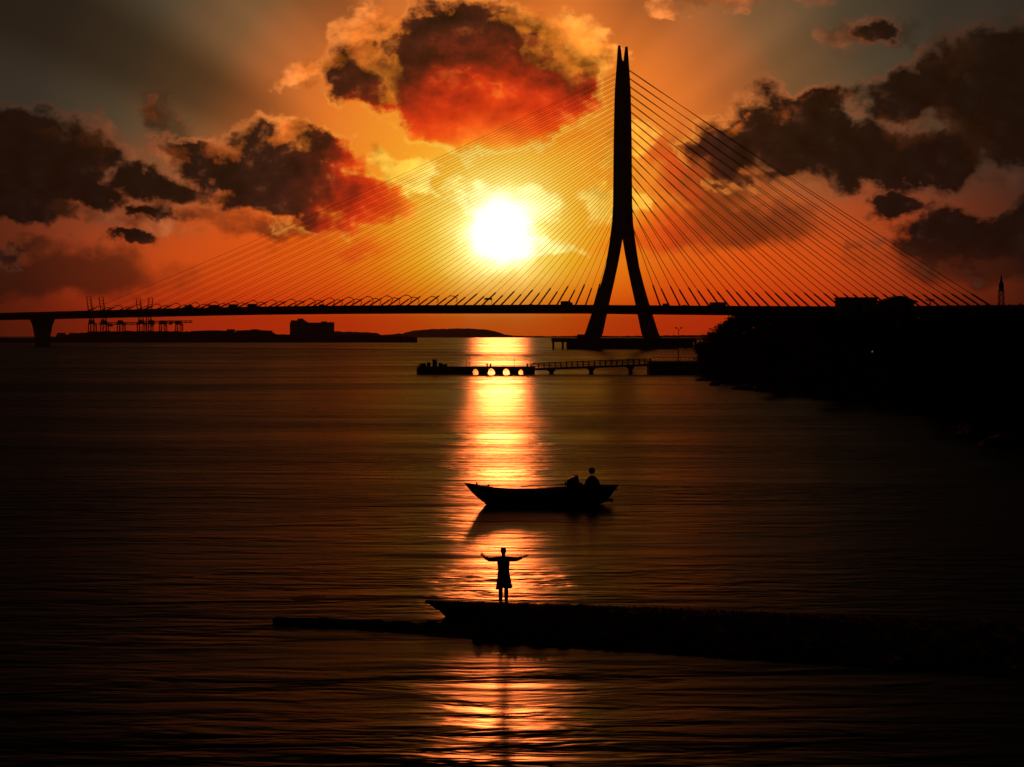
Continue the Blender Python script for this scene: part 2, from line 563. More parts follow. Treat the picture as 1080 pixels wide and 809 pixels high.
# ------------------------------------------------------------------ water
def make_water():
    m = bpy.data.materials.new('river_water')
    m.use_nodes = True
    nt = m.node_tree
    S.tree = nt
    b = nt.nodes['Principled BSDF']
    geo = nt.nodes.new('ShaderNodeNewGeometry')
    sp = nt.nodes.new('ShaderNodeSeparateXYZ')
    nt.links.new(geo.outputs['Position'], sp.inputs[0])
    X, Y = S(sp.outputs[0]), S(sp.outputs[1])
    swell = noise_tex(vec(X / 26.0, Y / 7.0, 0.3), 1.0, 2.0, 0.5, 0.3)
    chop = noise_tex(vec(X / 3.2, Y / 1.15, 4.0), 1.0, 3.0, 0.5, 0.4)
    rip = noise_tex(vec(X / 1.3, Y / 0.5, 9.0), 1.0, 2.0, 0.5)
    gust = noise_tex(vec(X / 34.0, Y / 11.0, 6.0), 1.0, 3.0, 0.55, 0.8)
    slick = noise_tex(vec(X / 210.0, Y / 46.0, 2.0), 1.0, 3.0, 0.55, 0.5)
    calm = smooth(slick, 0.36, 0.64, 0.55, 1.25)
    h = (swell - 0.5) * 0.42 + ((chop - 0.5) * 0.19 + (rip - 0.5) * 0.03) * calm * smooth(gust, 0.34, 0.66, 0.3, 1.45)
    bp = nt.nodes.new('ShaderNodeBump')
    bp.inputs['Strength'].default_value = 1.0
    bp.inputs['Distance'].default_value = 1.0
    S.put(bp.inputs['Height'], h)
    nt.links.new(bp.outputs[0], b.inputs['Normal'])
    # silty water: a mirror dulled by its surface film, over a dark body
    nt.nodes.remove(b)
    df = nt.nodes.new('ShaderNodeBsdfDiffuse')
    df.inputs['Color'].default_value = (0.012, 0.009, 0.007, 1)
    gl = nt.nodes.new('ShaderNodeBsdfGlossy')
    gl.distribution = 'BECKMANN'
    gl.inputs['Color'].default_value = (0.25, 0.235, 0.225, 1)
    S.put(gl.inputs['Roughness'], smooth(slick, 0.32, 0.68, 0.22, 0.34))
    fr = nt.nodes.new('ShaderNodeFresnel')
    fr.inputs['IOR'].default_value = 1.333
    mx = nt.nodes.new('ShaderNodeMixShader')
    for nd_ in (df, gl, fr):
        nt.links.new(bp.outputs[0], nd_.inputs['Normal'])
    nt.links.new(fr.outputs[0], mx.inputs[0])
    nt.links.new(df.outputs[0], mx.inputs[1])
    nt.links.new(gl.outputs[0], mx.inputs[2])
    nt.links.new(mx.outputs[0], nt.nodes['Material Output'].inputs['Surface'])
    R = 26000.0
    n = 64
    me = MB()
    me.add([(R * cos(2 * pi * k / n), R * sin(2 * pi * k / n), 0.0) for k in range(n)], [tuple(range(n))])
    w = me.build('water', m)
    return tag(w, kind='structure')


make_water()


# ------------------------------------------------------------------ far shore
def land_strip(name, mat_, pts, depth0, depth1, rough, seed):
    """a low bank with an uneven crest; pts = (pixel x, crest pixel y) along the far bank"""
    mb = MB()
    rings = []
    xs = []
    for i in range(len(pts) - 1):
        k = max(2, int(abs(pts[i + 1][0] - pts[i][0]) / 3))
        for j in range(k):
            t = j / k
            xs.append((pts[i][0] + (pts[i + 1][0] - pts[i][0]) * t, pts[i][1] + (pts[i + 1][1] - pts[i][1]) * t))
    xs.append(pts[-1])
    dm = (depth0 + depth1) / 2
    for px, py in xs:
        top = at(px, py, dm)
        z = top.z + rough * mnoise.noise(Vector((px * 0.23, seed, 0))) + rough * 0.6 * mnoise.noise(Vector((px * 0.9, seed, 3)))
        z = max(z, 0.6)
        x0, x1, x2 = at(px, 357, depth0).x, top.x, at(px, 357, depth1).x
        rings.append([Vector((x0, depth0, -1.0)), Vector((x0, depth0 + 6, min(1.8, z * 0.6))), Vector((x0 + (x1 - x0) * 0.55, depth0 + (dm - depth0) * 0.55, z * 0.8)),
                      Vector((x1, dm, z)), Vector((x2, depth1, -1.0))])
    mb.loft(rings, caps=True, closed=True)
    return tag(mb.build(name, mat_), kind='structure')


land_strip('far_shore', M['far_land'], [(-260, 352), (-90, 353), (-10, 356.4), (40, 356.6), (70, 354.6), (84, 351), (100, 349.5), (160, 349), (230, 350), (287, 350), (292, 352.5), (352, 353.5),
                                        (372, 352.5), (402, 353.5), (440, 355.8)], 2500, 3500, 1.6, 2)
land_strip('wooded_spit', M['far_land'], [(340, 352), (352, 349.4), (372, 350), (398, 351.2), (402, 353.6), (424, 353.8), (430, 355)], 5200, 5700, 2.0, 5)
land_strip('far_hill', M['far_land'], [(395, 354), (424, 351.5), (438, 348.4), (462, 346.9), (490, 346.4), (514, 347.6), (528, 351), (532, 353), (545, 354.2), (575, 354.6), (610, 354.3), (660, 354.4), (720, 353.6), (860, 352)],
           9200, 10400, 4.0, 9)

FAR = 3260.0
# long port shed and stacked containers on the far shore
def far_box(name, px0, px1, py_top, depth, label, cat, mat_, group=None, py_base=357.5):
    a, b = at(px0, py_top, depth), at(px1, py_top, depth)
    w, h = b.x - a.x, a.z - 1.0
    t = thing(name, ((a.x + b.x) / 2, depth, 1.0), label, cat, group)
    MB().box((0, 0, h / 2), (w, 30, h)).build('wall', mat_, t)
    MB().prism([(-w / 2 - 1, h), (w / 2 + 1, h), (w / 2 + 1, h + 0.8), (0, h + 1.8), (-w / 2 - 1, h + 0.8)], -16, 16).build('roof', M['roof'], t)
    n = max(3, int(w / 14))
    for k in range(n):
        MB().box((-w / 2 + (k + 0.5) * w / n, -15.08, h * 0.35), (w / n * 0.5, 0.3, h * 0.5)).build('loading_door', M['metal_sheet'], t)
    return t


far_box('port_shed', 206, 246, 349.6, 3140, 'long low port shed on the far shore right of the cranes', 'shed', M['metal_sheet'])
far_box('port_shed', 250, 286, 349.2, 3160, 'flat grey shed at the right end of the far port strip', 'shed', M['metal_sheet'])
rg = random.Random(61)
for px in (64, 70.5, 77, 84, 91, 205.5, 212, 219, 243, 262, 270, 277, 283):
    n_hi = rg.choice((1, 2, 2, 3))
    p = at(px, 352, 3040)
    st = thing('container_stack', (p.x, 3040, 0.8), 'small stack of freight containers on the far port quay', 'containers', 'container stacks on the far quay')
    zz = at(px, 351.2 if px > 100 else 355.0, 3040).z - 3.0
    MB().box((0, 0, zz / 2), (16, 12, zz)).build('quay_plinth', M['concrete'], st)
    for q in range(n_hi):
        MB().box((rg.uniform(-1.5, 1.5), 0, zz + 0.02 + 1.3 + q * 2.62), (12.2, 2.5, 2.58), bev=0.05).build('container', M['rust'], st)

# hotel-like block
def far_block():
    d = 3090.0
    a, b = at(306.5, 340.8, d), at(352.0, 340.8, d)
    w, h = b.x - a.x, a.z - 0.5
    t = thing('apartment_block', ((a.x + b.x) / 2, d, 0.5), 'wide dark block with a stepped roof standing alone on the far shore', 'building')
    MB().box((0, 0, h / 2), (w, 22, h), bev=0.4).build('wall', M['wall'], t)
    rf = MB().box((0, 0, h + 0.4), (w + 0.8, 22.8, 0.8)).build('roof', M['roof'], t)
    k = 1.47
    px = lambda p: (p - 329.25) * k
    MB().box((px(310.5), 2, h + 2.6), (10, 14, 3.6)).build('roof_house', M['wall'], rf)
    MB().box((px(317), 0, h + 3.9), (8.5, 12, 6.2)).build('stair_tower', M['wall'], rf)
    MB().prism([(px(319), h + 0.8), (px(325), h + 0.8), (px(320.5), h + 5.0), (px(319), h + 5.0)], -6, 6).build('roof_house', M['wall'], rf)
    MB().box((px(342), 0, h + 1.7), (8, 12, 1.9)).build('roof_house', M['wall'], rf)
    MB().box((px(349), 2, h + 1.2), (6, 12, 0.8)).build('roof_house', M['wall'], rf)
    for fl in range(5):
        for c in range(12):
            x = -w / 2 + (c + 0.5) * w / 12
            z = (fl + 0.6) * h / 5.4
            wn = MB().box((x, -11.05, z), (2.6, 0.2, 1.9)).build('window', M['glass'], t)
    return t


far_block()


# quay cranes
def quay_crane(px, py_top, boom_up, label, lift=0.0, width=1.0, flip=1, boom_px=None, depth=3050.0):
    base = at(px, 357, depth)
    base.z = 1.2
    kpx = depth / FPX
    Hp = 26.0                                    # portal height
    t = thing('quay_crane', base, label, 'crane', 'cranes along the far port')
    w = 9.0 * width
    for sx in (-1, 1):
        for sy in (-1, 1):
            MB().tube([(sx * w * 0.55, sy * 9, 0), (sx * w * 0.45, sy * 8, Hp)], 0.85, 4).build('leg', M['steel'], t)
    f = MB()
    for sy in (-1, 1):
        f.tube([(-w * 0.5, sy * 8.6, 9), (w * 0.5, sy * 8.6, 9)], 0.7, 4)
        f.tube([(-w * 0.55, sy * 8.2, Hp), (w * 0.55, sy * 8.2, Hp)], 0.9, 4)
        f.tube([(-w * 0.5, sy * 8.6, 9), (w * 0.45, sy * 8.1, Hp)], 0.35, 4)
    for sx in (-1, 1):
        f.tube([(sx * w * 0.45, -8.2, Hp), (sx * w * 0.45, 8.2, Hp)], 0.9, 4)
    f.build('portal_frame', M['steel'], t)
    MB().box((-2 * flip, 3, Hp + 3.0), (7, 9, 4.2)).build('machine_house', M['metal_sheet'], t)
    top = at(px, py_top, depth).z - 1.2
    if boom_up:
        b = MB()
        for off in (-3.2, 3.2):
            # the raised boom: two chords with rungs between them
            p0 = Vector((off + 1.0 * flip, -6, Hp + 1)); p1 = Vector((off - 3.4 * flip, -10, top))
            b.tube([p0, p1], [0.85, 0.6], 4)
        for q in range(9):
            tt = q / 8
            b.tube([Vector((-3.2 + flip - 4.4 * flip * tt, -6 - 4 * tt, Hp + 1 + (top - Hp - 1) * tt)), Vector((3.2 + flip - 4.4 * flip * tt, -6 - 4 * tt, Hp + 1 + (top - Hp - 1) * tt))], 0.28, 4)
        b.build('raised_boom', M['steel'], t)
        a = MB()
        a.tube([(-3, 4, Hp), (0, 0, Hp + 17)], 0.6, 4).tube([(3, 4, Hp), (0, 0, Hp + 17)], 0.6, 4).tube([(0, 0, Hp + 17), (-1.5 * flip, -9, top - 4)], 0.25, 4)
        a.build('mast_frame', M['steel'], t)
        x0, x1 = -w * 0.7, w * 0.7
    else:
        x0, x1 = (boom_px[0] - px) * kpx, (boom_px[1] - px) * kpx
        b = MB()
        zb = top
        for zz in (zb - 1.6, zb + 1.2):
            b.tube([(x0, 0, zz), (x1, 0, zz)], 0.6, 4)
        k = max(4, int((x1 - x0) / 7))
        for q in range(k):
            xa, xb = x0 + (x1 - x0) * q / k, x0 + (x1 - x0) * (q + 1) / k
            b.tube([(xa, 0, zb - 1.6), (xb, 0, zb + 1.2)], 0.4, 4)
        b.tube([(-w * 0.5, 0, Hp), (-w * 0.4, 0, zb)], 0.8, 4).tube([(w * 0.5, 0, Hp), (w * 0.4, 0, zb)], 0.8, 4)
        b.build('boom', M['steel'], t)
        MB().box((x0 + (x1 - x0) * 0.3, 0, zb - 3.4), (5, 5, 3)).build('trolley_cab', M['metal_sheet'], t)
    return t


quay_crane(97.5, 313.0, True, 'quay crane with raised boom, leftmost of the port cranes beyond the bridge')
quay_crane(110.5, 313.5, True, 'quay crane with raised boom, second from the left end of the port')
quay_crane(149.5, 315.5, True, 'thick dark quay crane with raised boom, left one of the right-hand pair', width=1.2)
quay_crane(158.0, 314.5, True, 'slender quay crane with raised boom, right one of the right-hand pair', width=0.8, flip=-1)
quay_crane(128.0, 341.0, False, 'port crane with lowered boom between the two pairs of raised booms', boom_px=(104, 147))
quay_crane(172.0, 339.6, False, 'port crane with lowered boom just right of the raised booms', boom_px=(150, 187), depth=3110.0)
quay_crane(189.0, 339.2, False, 'port crane with the boom reaching farthest right over the quay', boom_px=(170, 203), depth=3170.0)

# ------------------------------------------------------------------ the bridge
ANG = radians(42.0)
AX = Vector((-cos(ANG), sin(ANG), 0))             # along the deck, away from the camera to the left
TX = Vector((sin(ANG), cos(ANG), 0))              # across the deck, towards the far leg
TD = 1350.0
TC = at(656.5, 354, TD)
TC.z = 0.0
KP = TD / FPX


def bridge_pt(s, t, z):
    return Vector((0, 0, z)) + AX * s + TX * t


def s_of_px(px, t=0.0):
    q = (px - CXP) / FPX
    bx, by = TC.x + TX.x * t, TC.y + TX.y * t
    return (q * by - bx) / (AX.x - q * AX.y)


def deck_z(s):
    return 27.6 - min(2.4, max(0.0, 40.0 - s) * 0.010) + 3.0 * exp(-((s - 330.0) / 330.0) ** 2)


bridge = thing('cable_stayed_bridge', (TC.x, TC.y, 0), 'long cable stayed bridge with one tall split pylon spanning the river mouth', 'bridge')

# pylon: two legs that lean together, run side by side and part again at the tip
LEG = [(0.0, 46.0, 25.6, 7.5), (352.0, 41.6, 21.6, 7.2), (323.0, 31.4, 15.2, 6.6), (300.0, 24.2, 9.6, 6.3), (281.0, 19.0, 5.3, 6.0), (266.0, 16.4, 2.3, 5.8), (256.0, 14.8, 0.51, 5.6), (235.0, 12.0, 0.0, 5.4),
       (215.0, 11.0, 0.0, 5.2), (180.0, 10.6, 0.0, 4.9), (150.0, 10.4, 0.0, 4.6), (120.0, 9.9, 0.0, 4.2), (95.0, 9.2, 0.0, 3.8), (78.0, 8.0, 0.0, 3.3), (67.0, 7.2, 0.0, 2.9), (63.0, 6.9, 0.55, 2.7), (57.0, 6.6, 1.1, 2.5), (50.5, 6.0, 2.1, 2.2), (48.7, 5.7, 2.4, 1.9)]


def z_px(py, depth=TD):
    return at(656.5, py, depth).z


pyl = MB()
for side in (-1, 1):
    rings = []
    for py, outer, inner, wu in LEG:
        z = 5.5 if py == 0.0 else z_px(py)
        corr = wu * AX.x * -0.5
        to = max((outer * KP - corr) / TX.x, 0.6)
        ti = (inner * KP + corr) / TX.x if inner > 0.5 else -0.12
        ti = min(ti, to - 1.2)
        h = wu / 2
        b = min(0.5, h * 0.4)
        sec = [(ti, -h + b), (ti + b, -h), (to - b, -h), (to, -h + b), (to, h - b), (to - b, h), (ti + b, h), (ti, h - b)]
        rings.append([bridge_pt(u, side * t_, z) for t_, u in sec])
    pyl.loft(rings)
pylon = pyl.build('pylon', M['concrete'], bridge)
cb = MB()
cb.loft([[bridge_pt(u, t_, z) for t_, u in [(-27, -2.0), (27, -2.0), (27, 2.0), (-27, 2.0)]] for z in (24.1, 26.4)])
cb.build('cross_beam', M['concrete'], pylon)
# deck
dk = MB()
rings = []
for i in range(71):
    s = -420 + i * 20.0
    z = deck_z(s)
    rings.append([bridge_pt(s, t_, z + dz_) for t_, dz_ in [(-21, -0.9), (-19.5, -0.2), (-19.5, 0.0), (19.5, 0.0), (19.5, -0.2), (21, -0.9), (20.5, -1.6), (9.0, -5.0), (-9.0, -5.0), (-20.5, -1.6)]])
dk.loft(rings)
deck = dk.build('deck', M['deck'], bridge)
for t_ in (-20.4, 20.4):
    pr = MB()
    pts = [bridge_pt(-420 + i * 20.0, t_, deck_z(-420 + i * 20.0) + 0.9) for i in range(71)]
    pr.tube(pts, 0.16, 4)
    pr.tube([p - Vector((0, 0, 0.55)) for p in pts], 0.12, 4)
    for i in range(0, 1400, 5):
        s = -420 + i
        pr.tube([bridge_pt(s, t_, deck_z(s) - 0.9), bridge_pt(s, t_, deck_z(s) + 0.95)], 0.1, 4)
    pr.build('railing', M['steel'], deck)
    MB().loft([[bridge_pt(-420 + i * 20.0, t_ * 0.945 + dd, deck_z(-420 + i * 20.0) + zz) for dd, zz in ((-0.25, 0.02), (0.25, 0.02), (0.12, 0.85), (-0.12, 0.85))] for i in range(71)]).build('parapet', M['concrete'], deck)
for px in (45.0, -260.0):
    s = s_of_px(px)
    zt = deck_z(s) - 4.9
    mb = MB()
    prof = [(-1.0, 6.6, 3.0), (2.0, 6.6, 3.0), (8.0, 7.2, 3.0), (zt - 6, 9.2, 3.2), (zt - 1.0, 11.6, 3.4), (zt, 12.0, 3.6)]
    mb.loft([[bridge_pt(s + u * hu, t_ * ht, z) for t_, u in ((-1, -0.7), (-0.9, -1), (0.9, -1), (1, -0.7), (1, 0.7), (0.9, 1), (-0.9, 1), (-1, 0.7))] for z, ht, hu in prof])
    mb.build('pier', M['concrete'], bridge)

# pile cap and its fenders
cap = MB()
cap.loft([[bridge_pt(u * 15, t_ * 44, z) for t_, u in ((-1, -0.8), (-0.92, -1), (0.92, -1), (1, -0.8), (1, 0.8), (0.92, 1), (-0.92, 1), (-1, 0.8))] for z in (-1.5, 5.0, 5.6)])
cap.build('pile_cap', M['concrete'], bridge)


# stay cables: two planes, both sides of the pylon
def stay(s_deck, t_deck, z_pyl, s_sign, rad):
    p0 = bridge_pt(s_deck, t_deck, deck_z(s_deck) - 0.4)
    p1 = bridge_pt(s_sign * 1.4, t_deck * 0.06, z_pyl)
    L = (p1 - p0).length
    pts = []
    for k in range(13):
        q = k / 12
        p = p0.lerp(p1, q)
        p.z -= 4 * q * (1 - q) * L * L * 0.000012
        pts.append(p)
    c = MB().tube(pts, rad, 5).build('stay_cable', M['cable'], bridge)
    d = (pts[1] - pts[0]).normalized()
    sh = MB()
    ln = 17.0
    sh.tube([p0, p0 + d * ln * 0.94, p0 + d * ln], [0.56, 0.52, rad], 6)
    sh.build('guide_pipe', M['cable'], c)
    # damper loop: a slim rod that leaves the pipe's end and bends back down to the deck
    if s_deck > 190:
        e = p0 + d * ln
        side = Vector((0, 0, 0)) + AX * -1
        dr = MB()
        dr.tube([e, e + side * 3.2 + Vector((0, 0, 1.2)), e + side * 7.4 + Vector((0, 0, 1.0)), e + side * 10.2 + Vector((0, 0, -0.6)), e + side * 10.6 + Vector((0, 0, -1.8)), e + side * 9.0 + Vector((0, 0, -3.6))], 0.32, 5)
        dr.build('damper_arm', M['cable'], c)
    return c


NL, NR = 28, 17
for k in range(NL):
    px = 626.0 - 19.9 * k
    q = k / (NL - 1)
    zt = z_px(222.0 - 147.0 * q ** 0.94)
    for t_ in (-19.0, 19.0):
        stay(s_of_px(px + (0.0 if t_ < 0 else 10.5), t_), t_, zt, 1, 0.125)
for k in range(NR):
    px = 697.0 + 21.3 * k
    q = k / (NR - 1)
    zt = z_px(218.0 - 147.0 * q ** 0.9)
    for t_ in (-19.0, 19.0):
        stay(s_of_px(px + (0.0 if t_ > 0 else 9.5), t_), t_, zt, -1, 0.21)


# work platform round the pylon foot
wp = thing('work_platform', (TC.x, TC.y, 0), 'low dark pile platform round the foot of the bridge pylon', 'platform')
a, b_ = at(582, 360, TD - 34), at(735, 360, TD - 34)
x0, x1 = a.x - TC.x, b_.x - TC.x
MB().box(((x0 + x1) / 2, -26, 5.9), (x1 - x0, 16, 2.6), bev=0.4).build('platform_deck', M['deck'], wp)
MB().box(((x0 + x1) / 2 + 4, -24, 2.6), (x1 - x0 - 12, 12, 4.6)).build('skirt', M['concrete'], wp)
n = 16
for k in range(n):
    MB().tube([(x0 + 1.0 + (x1 - x0 - 2) * k / (n - 1), -33, -1), (x0 + 1.0 + (x1 - x0 - 2) * k / (n - 1), -33, 4.7)], 0.7, 8).build('pile', M['rust'], wp)
rl = MB()
for k in range(40):
    x = x0 + 0.5 + (x1 - x0 - 1) * k / 39
    rl.tube([(x, -33.6, 7.2), (x, -33.6, 8.3)], 0.08, 4)
rl.tube([(x0 + 0.5, -33.6, 8.3), (x1 - 0.5, -33.6, 8.3)], 0.08, 4)
rl.build('railing', M['steel'], wp)
MB().box((at(612, 357, TD).x - TC.x, -27, 8.4), (6, 4, 2.4)).build('site_hut', M['metal_sheet'], wp)

# trestle from the platform to the headland
tr = thing('access_trestle', (at(735, 357, 1290).x, 1290, 0), 'thin trestle walkway from the pylon platform to the headland', 'walkway')
w = at(800, 357, 1290).x - at(733, 357, 1290).x
MB().box((w / 2, 0, 6.7), (w, 6, 0.9)).build('walkway_deck', M['deck'], tr)
for k in range(7):
    MB().tube([(2 + k * (w - 4) / 6, 0, -1), (2 + k * (w - 4) / 6, 0, 6.3)], 0.35, 6).build('pile', M['rust'], tr)


# vehicles and the sign gantry on the deck
def vehicle(kind, px, t_, label, mat_):
    s = s_of_px(px, t_)
    p = TC + bridge_pt(s, t_, 0)
    p.z = deck_z(s) + 0.02
    rz = atan2(AX.y, AX.x)
    names = {'car': 'car', 'van': 'delivery_van', 'truck': 'box_truck', 'bus': 'bus'}
    t = thing(names[kind], p, label, {'car': 'car', 'van': 'van', 'truck': 'truck', 'bus': 'bus'}[kind], 'vehicles crossing the bridge', rz)
    L, Wd, Hh = {'car': (4.4, 1.8, 1.45), 'van': (5.2, 2.0, 2.3), 'truck': (9.0, 2.4, 3.5), 'bus': (11.5, 2.5, 3.3)}[kind]
    h = L / 2
    if kind == 'car':
        poly = [(-h, 0.35), (-h, 0.85), (-h * 0.55, 0.95), (-h * 0.3, Hh), (h * 0.55, Hh), (h * 0.85, 0.98), (h, 0.9), (h, 0.35)]
    elif kind == 'van':
        poly = [(-h, 0.4), (-h, 1.0), (-h * 0.72, 1.1), (-h * 0.5, Hh), (h, Hh), (h, 0.4)]
    elif kind == 'truck':
        poly = [(-h, 0.5), (-h, 1.6), (-h * 0.92, 2.5), (-h * 0.62, 2.5), (-h * 0.62, 0.95), (h, 0.95), (h, 0.5)]
    else:
        poly = [(-h, 0.4), (-h, 1.4), (-h * 0.96, Hh), (h, Hh), (h, 0.4)]
    MB().prism(poly, -Wd / 2, Wd / 2).build('body', mat_, t)
    if kind == 'truck':
        MB().box((h * 0.2, 0, 2.25), (L * 0.78, Wd, 2.5), bev=0.05).build('cargo_box', M['metal_sheet'], t)
    for sx in (-0.62, 0.62):
        for sy in (-1, 1):
            mb = MB()
            r_ = 0.33 if kind == 'car' else 0.45
            ring = lambda y: [Vector((sx * h + r_ * cos(2 * pi * q / 12), y, r_ + r_ * sin(2 * pi * q / 12))) for q in range(12)]
            mb.loft([ring(sy * (Wd / 2 - 0.18)), ring(sy * (Wd / 2 + 0.04))])
            mb.build('wheel', M['rubber'], t)
    g = MB()
    if kind in ('car', 'van'):
        zc = 1.15 if kind == 'car' else 1.65
        for sy in (-1, 1):
            g.box((h * 0.1, sy * (Wd / 2 + 0.012), zc), (L * 0.34, 0.03, 0.36))
    elif kind == 'bus':
        for sy in (-1, 1):
            for q in range(6):
                g.box((-h + 1.6 + q * 1.7, sy * (Wd / 2 + 0.012), 2.2), (1.3, 0.03, 0.9))
    else:
        for sy in (-1, 1):
            g.box((-h * 0.78, sy * (Wd / 2 + 0.012), 1.9), (0.8, 0.03, 0.6))
    g.build('side_windows', M['glass'], t)
    return t


vehicle('truck', 597.5, -14, 'box truck on the bridge deck just left of the pylon', M['car_white'])
vehicle('car', 560, -14, 'pale car on the bridge deck under the sun glare', M['car_white'])
vehicle('van', 703, -14, 'delivery van on the bridge deck just right of the pylon', M['car_white'])
vehicle('car', 722, -14, 'dark car on the bridge right of the pylon, ahead of the bus', M['car_grey'])
vehicle('bus', 757, -14, 'bus on the bridge deck above the left end of the headland', M['car_white'])
vehicle('truck', 200, -14, 'box truck at the left end of the queue on the bridge', M['car_grey'])
vehicle('bus', 226, -14, 'bus in the queue on the left part of the bridge', M['car_white'])
vehicle('truck', 246, -14, 'box truck behind the bus in the bridge queue', M['car_white'])
vehicle('truck', 266, -14, 'dark box truck at the right end of the bridge queue', M['car_grey'])
vehicle('car', 420, -14, 'small red car on the middle of the main bridge span', M['car_red'])
vehicle('van', 340, -14, 'grey van on the bridge above the far apartment block', M['car_grey'])

s = s_of_px(515, -16)
p = TC + bridge_pt(s, -16, 0)
p.z = deck_z(s)
sg = thing('sign_gantry', p, 'small sign gantry rising from the bridge deck below the sun', 'sign gantry', rz=atan2(AX.y, AX.x))
for x in (-3.4, 3.4):
    MB().tube([(x, 0, 0), (x, 0, 6.0)], 0.2, 6).build('post', M['steel'], sg)
MB().tube([(-3.8, 0, 5.6), (3.8, 0, 5.6)], 0.18, 6).tube([(-3.8, 0, 4.7), (3.8, 0, 4.7)], 0.18, 6).build('crossbar', M['steel'], sg)
MB().box((0, -0.3, 5.3), (6.4, 0.16, 1.5), bev=0.03).build('sign_plate', M['sign'], sg)


# ------------------------------------------------------------------ the pier in the middle distance
PD = 462.0
PK = PD / FPX
PX = lambda px: at(px, 394, PD).x
PZ = lambda py: at(540, py, PD).z
pier = thing('stone_pier', (PX(503), PD, 0), 'low pier with four small arches in front of the pylon, on the glittering water', 'pier')
ox = PX(503)
top = PZ(387.4)
poly = [(PX(440) - ox, -1.0), (PX(440) - ox, top - 0.2), (PX(441.5) - ox, top)]
poly += [(PX(564) - ox, top), (PX(564) - ox, -1.0)]
holes = [(501.5, 6.2), (518.2, 7.4), (534.0, 6.8), (549.4, 4.8)]
# lower outline from right to left with the arch openings cut out
for px, wpx in reversed(holes):
    cx, hw = PX(px) - ox, wpx * PK / 2
    hh = (394.5 - 389.0) * PK * (wpx / 7.4) ** 0.5
    poly.append((cx + hw, -1.0))
    for k in range(0, 11):
        a = pi * k / 10
        poly.append((cx + hw * cos(a), 0.12 + hh * sin(a) * 0.92))
    poly.append((cx - hw, -1.0))
MB().prism(poly, -2.6, 2.6).build('arched_wall', M['concrete'], pier)
MB().box(((PX(440) + PX(564)) / 2 - ox, 0, top + 0.09), (PX(564) - PX(440) + 0.3, 5.6, 0.16)).build('coping', M['concrete'], pier)
for px in (443, 449, 466, 471, 514, 517.5, 556, 560):
    MB().lathe((PX(px) - ox, -1.8, top + 0.17), [(0.20, 0), (0.17, 0.35), (0.26, 0.5), (0.22, 0.62), (0.05, 0.66)], 10).build('bollard', M['rust'], pier)
for px, py in ((492, 377.5), (495.2, 375), (542.5, 377)):
    mp_ = MB().tube([(PX(px) - ox, 0.5, top), (PX(px) - ox, 0.5, PZ(py))], 0.06, 6).build('marker_rod', M['steel'], pier)
# things standing on the pier's left end
bx = thing('ticket_booth', (PX(458.5), PD, top + 0.17), 'small flat roofed booth near the left end of the arched pier', 'booth')
MB().box((0, 0, 0.8), (1.05, 1.2, 1.6)).build('wall', M['metal_sheet'], bx)
MB().box((0, 0, 1.64), (1.3, 1.4, 0.1)).build('roof', M['roof'], bx)
MB().box((0, -0.61, 1.1), (0.6, 0.04, 0.5)).build('window', M['glass'], bx)
for px, wz, hz, lab in ((446.0, 0.9, 0.75, 'low crate left of the booth on the arched pier'), (452.0, 0.7, 1.0, 'tall crate pressed against the left side of the pier booth'), (464.5, 0.8, 0.8, 'crate just right of the booth on the arched pier'), (468.5, 0.7, 0.55, 'smaller crate at the right of the pier booth group')):
    c = thing('crate', (PX(px), PD + 0.6, top + 0.17), lab, 'crate', 'crates on the arched pier')
    MB().box((0, 0, hz / 2), (wz, 0.7, hz)).build('planking', M['wood'], c)
    mb = MB()
    for sx in (-1, 1):
        for sy in (-1, 1):
            mb.box((sx * (wz / 2 + 0.012), sy * 0.362, hz / 2), (0.07, 0.07, hz + 0.02))
    mb.build('battens', M['wood'], c)

# footbridge from the pier up to the landing block
fb = thing('footbridge', (PX(562), PD, 0), 'narrow footbridge on round piers climbing from the arched pier to the bank', 'footbridge')
fo = PX(562)
z0, z1 = PZ(388.4), PZ(383.6)
xe = PX(686) - fo
mb = MB()
rings = []
for k in range(13):
    q = k / 12
    z = z0 + (z1 - z0) * q
    rings.append([(q * xe, -1.3, z - 0.5), (q * xe, -1.3, z), (q * xe, 1.3, z), (q * xe, 1.3, z - 0.5)])
mb.loft(rings).build('walkway_deck', M['concrete'], fb)
for sy in (-1.25, 1.25):
    mb = MB()
    for hgt in (0.45, 0.85, 1.15):
        mb.tube([(0, sy, z0 + hgt), (xe, sy, z1 + hgt)], 0.06 if hgt < 1.1 else 0.09, 5)
    for k in range(22):
        q = k / 21
        z = z0 + (z1 - z0) * q
        mb.box((q * xe, sy, z + 0.58), (0.2, 0.16, 1.16))
    mb.build('railing', M['concrete'], fb)
for px in (581.5, 623.5, 665.0):
    x = PX(px) - fo
    q = x / xe
    z = z0 + (z1 - z0) * q - 0.5
    mb = MB()
    prof = [(0.62, -1.0), (0.5, 0.2), (0.45, z - 0.75), (0.7, z - 0.35), (1.1, z - 0.02)]
    mb.loft([[Vector((x + r_ * cos(2 * pi * k / 12), 1.15 * sin(2 * pi * k / 12) * (0.7 + 0.3 * r_), zz)) for k in range(12)] for r_, zz in prof])
    mb.build('pier_column', M['concrete'], fb)

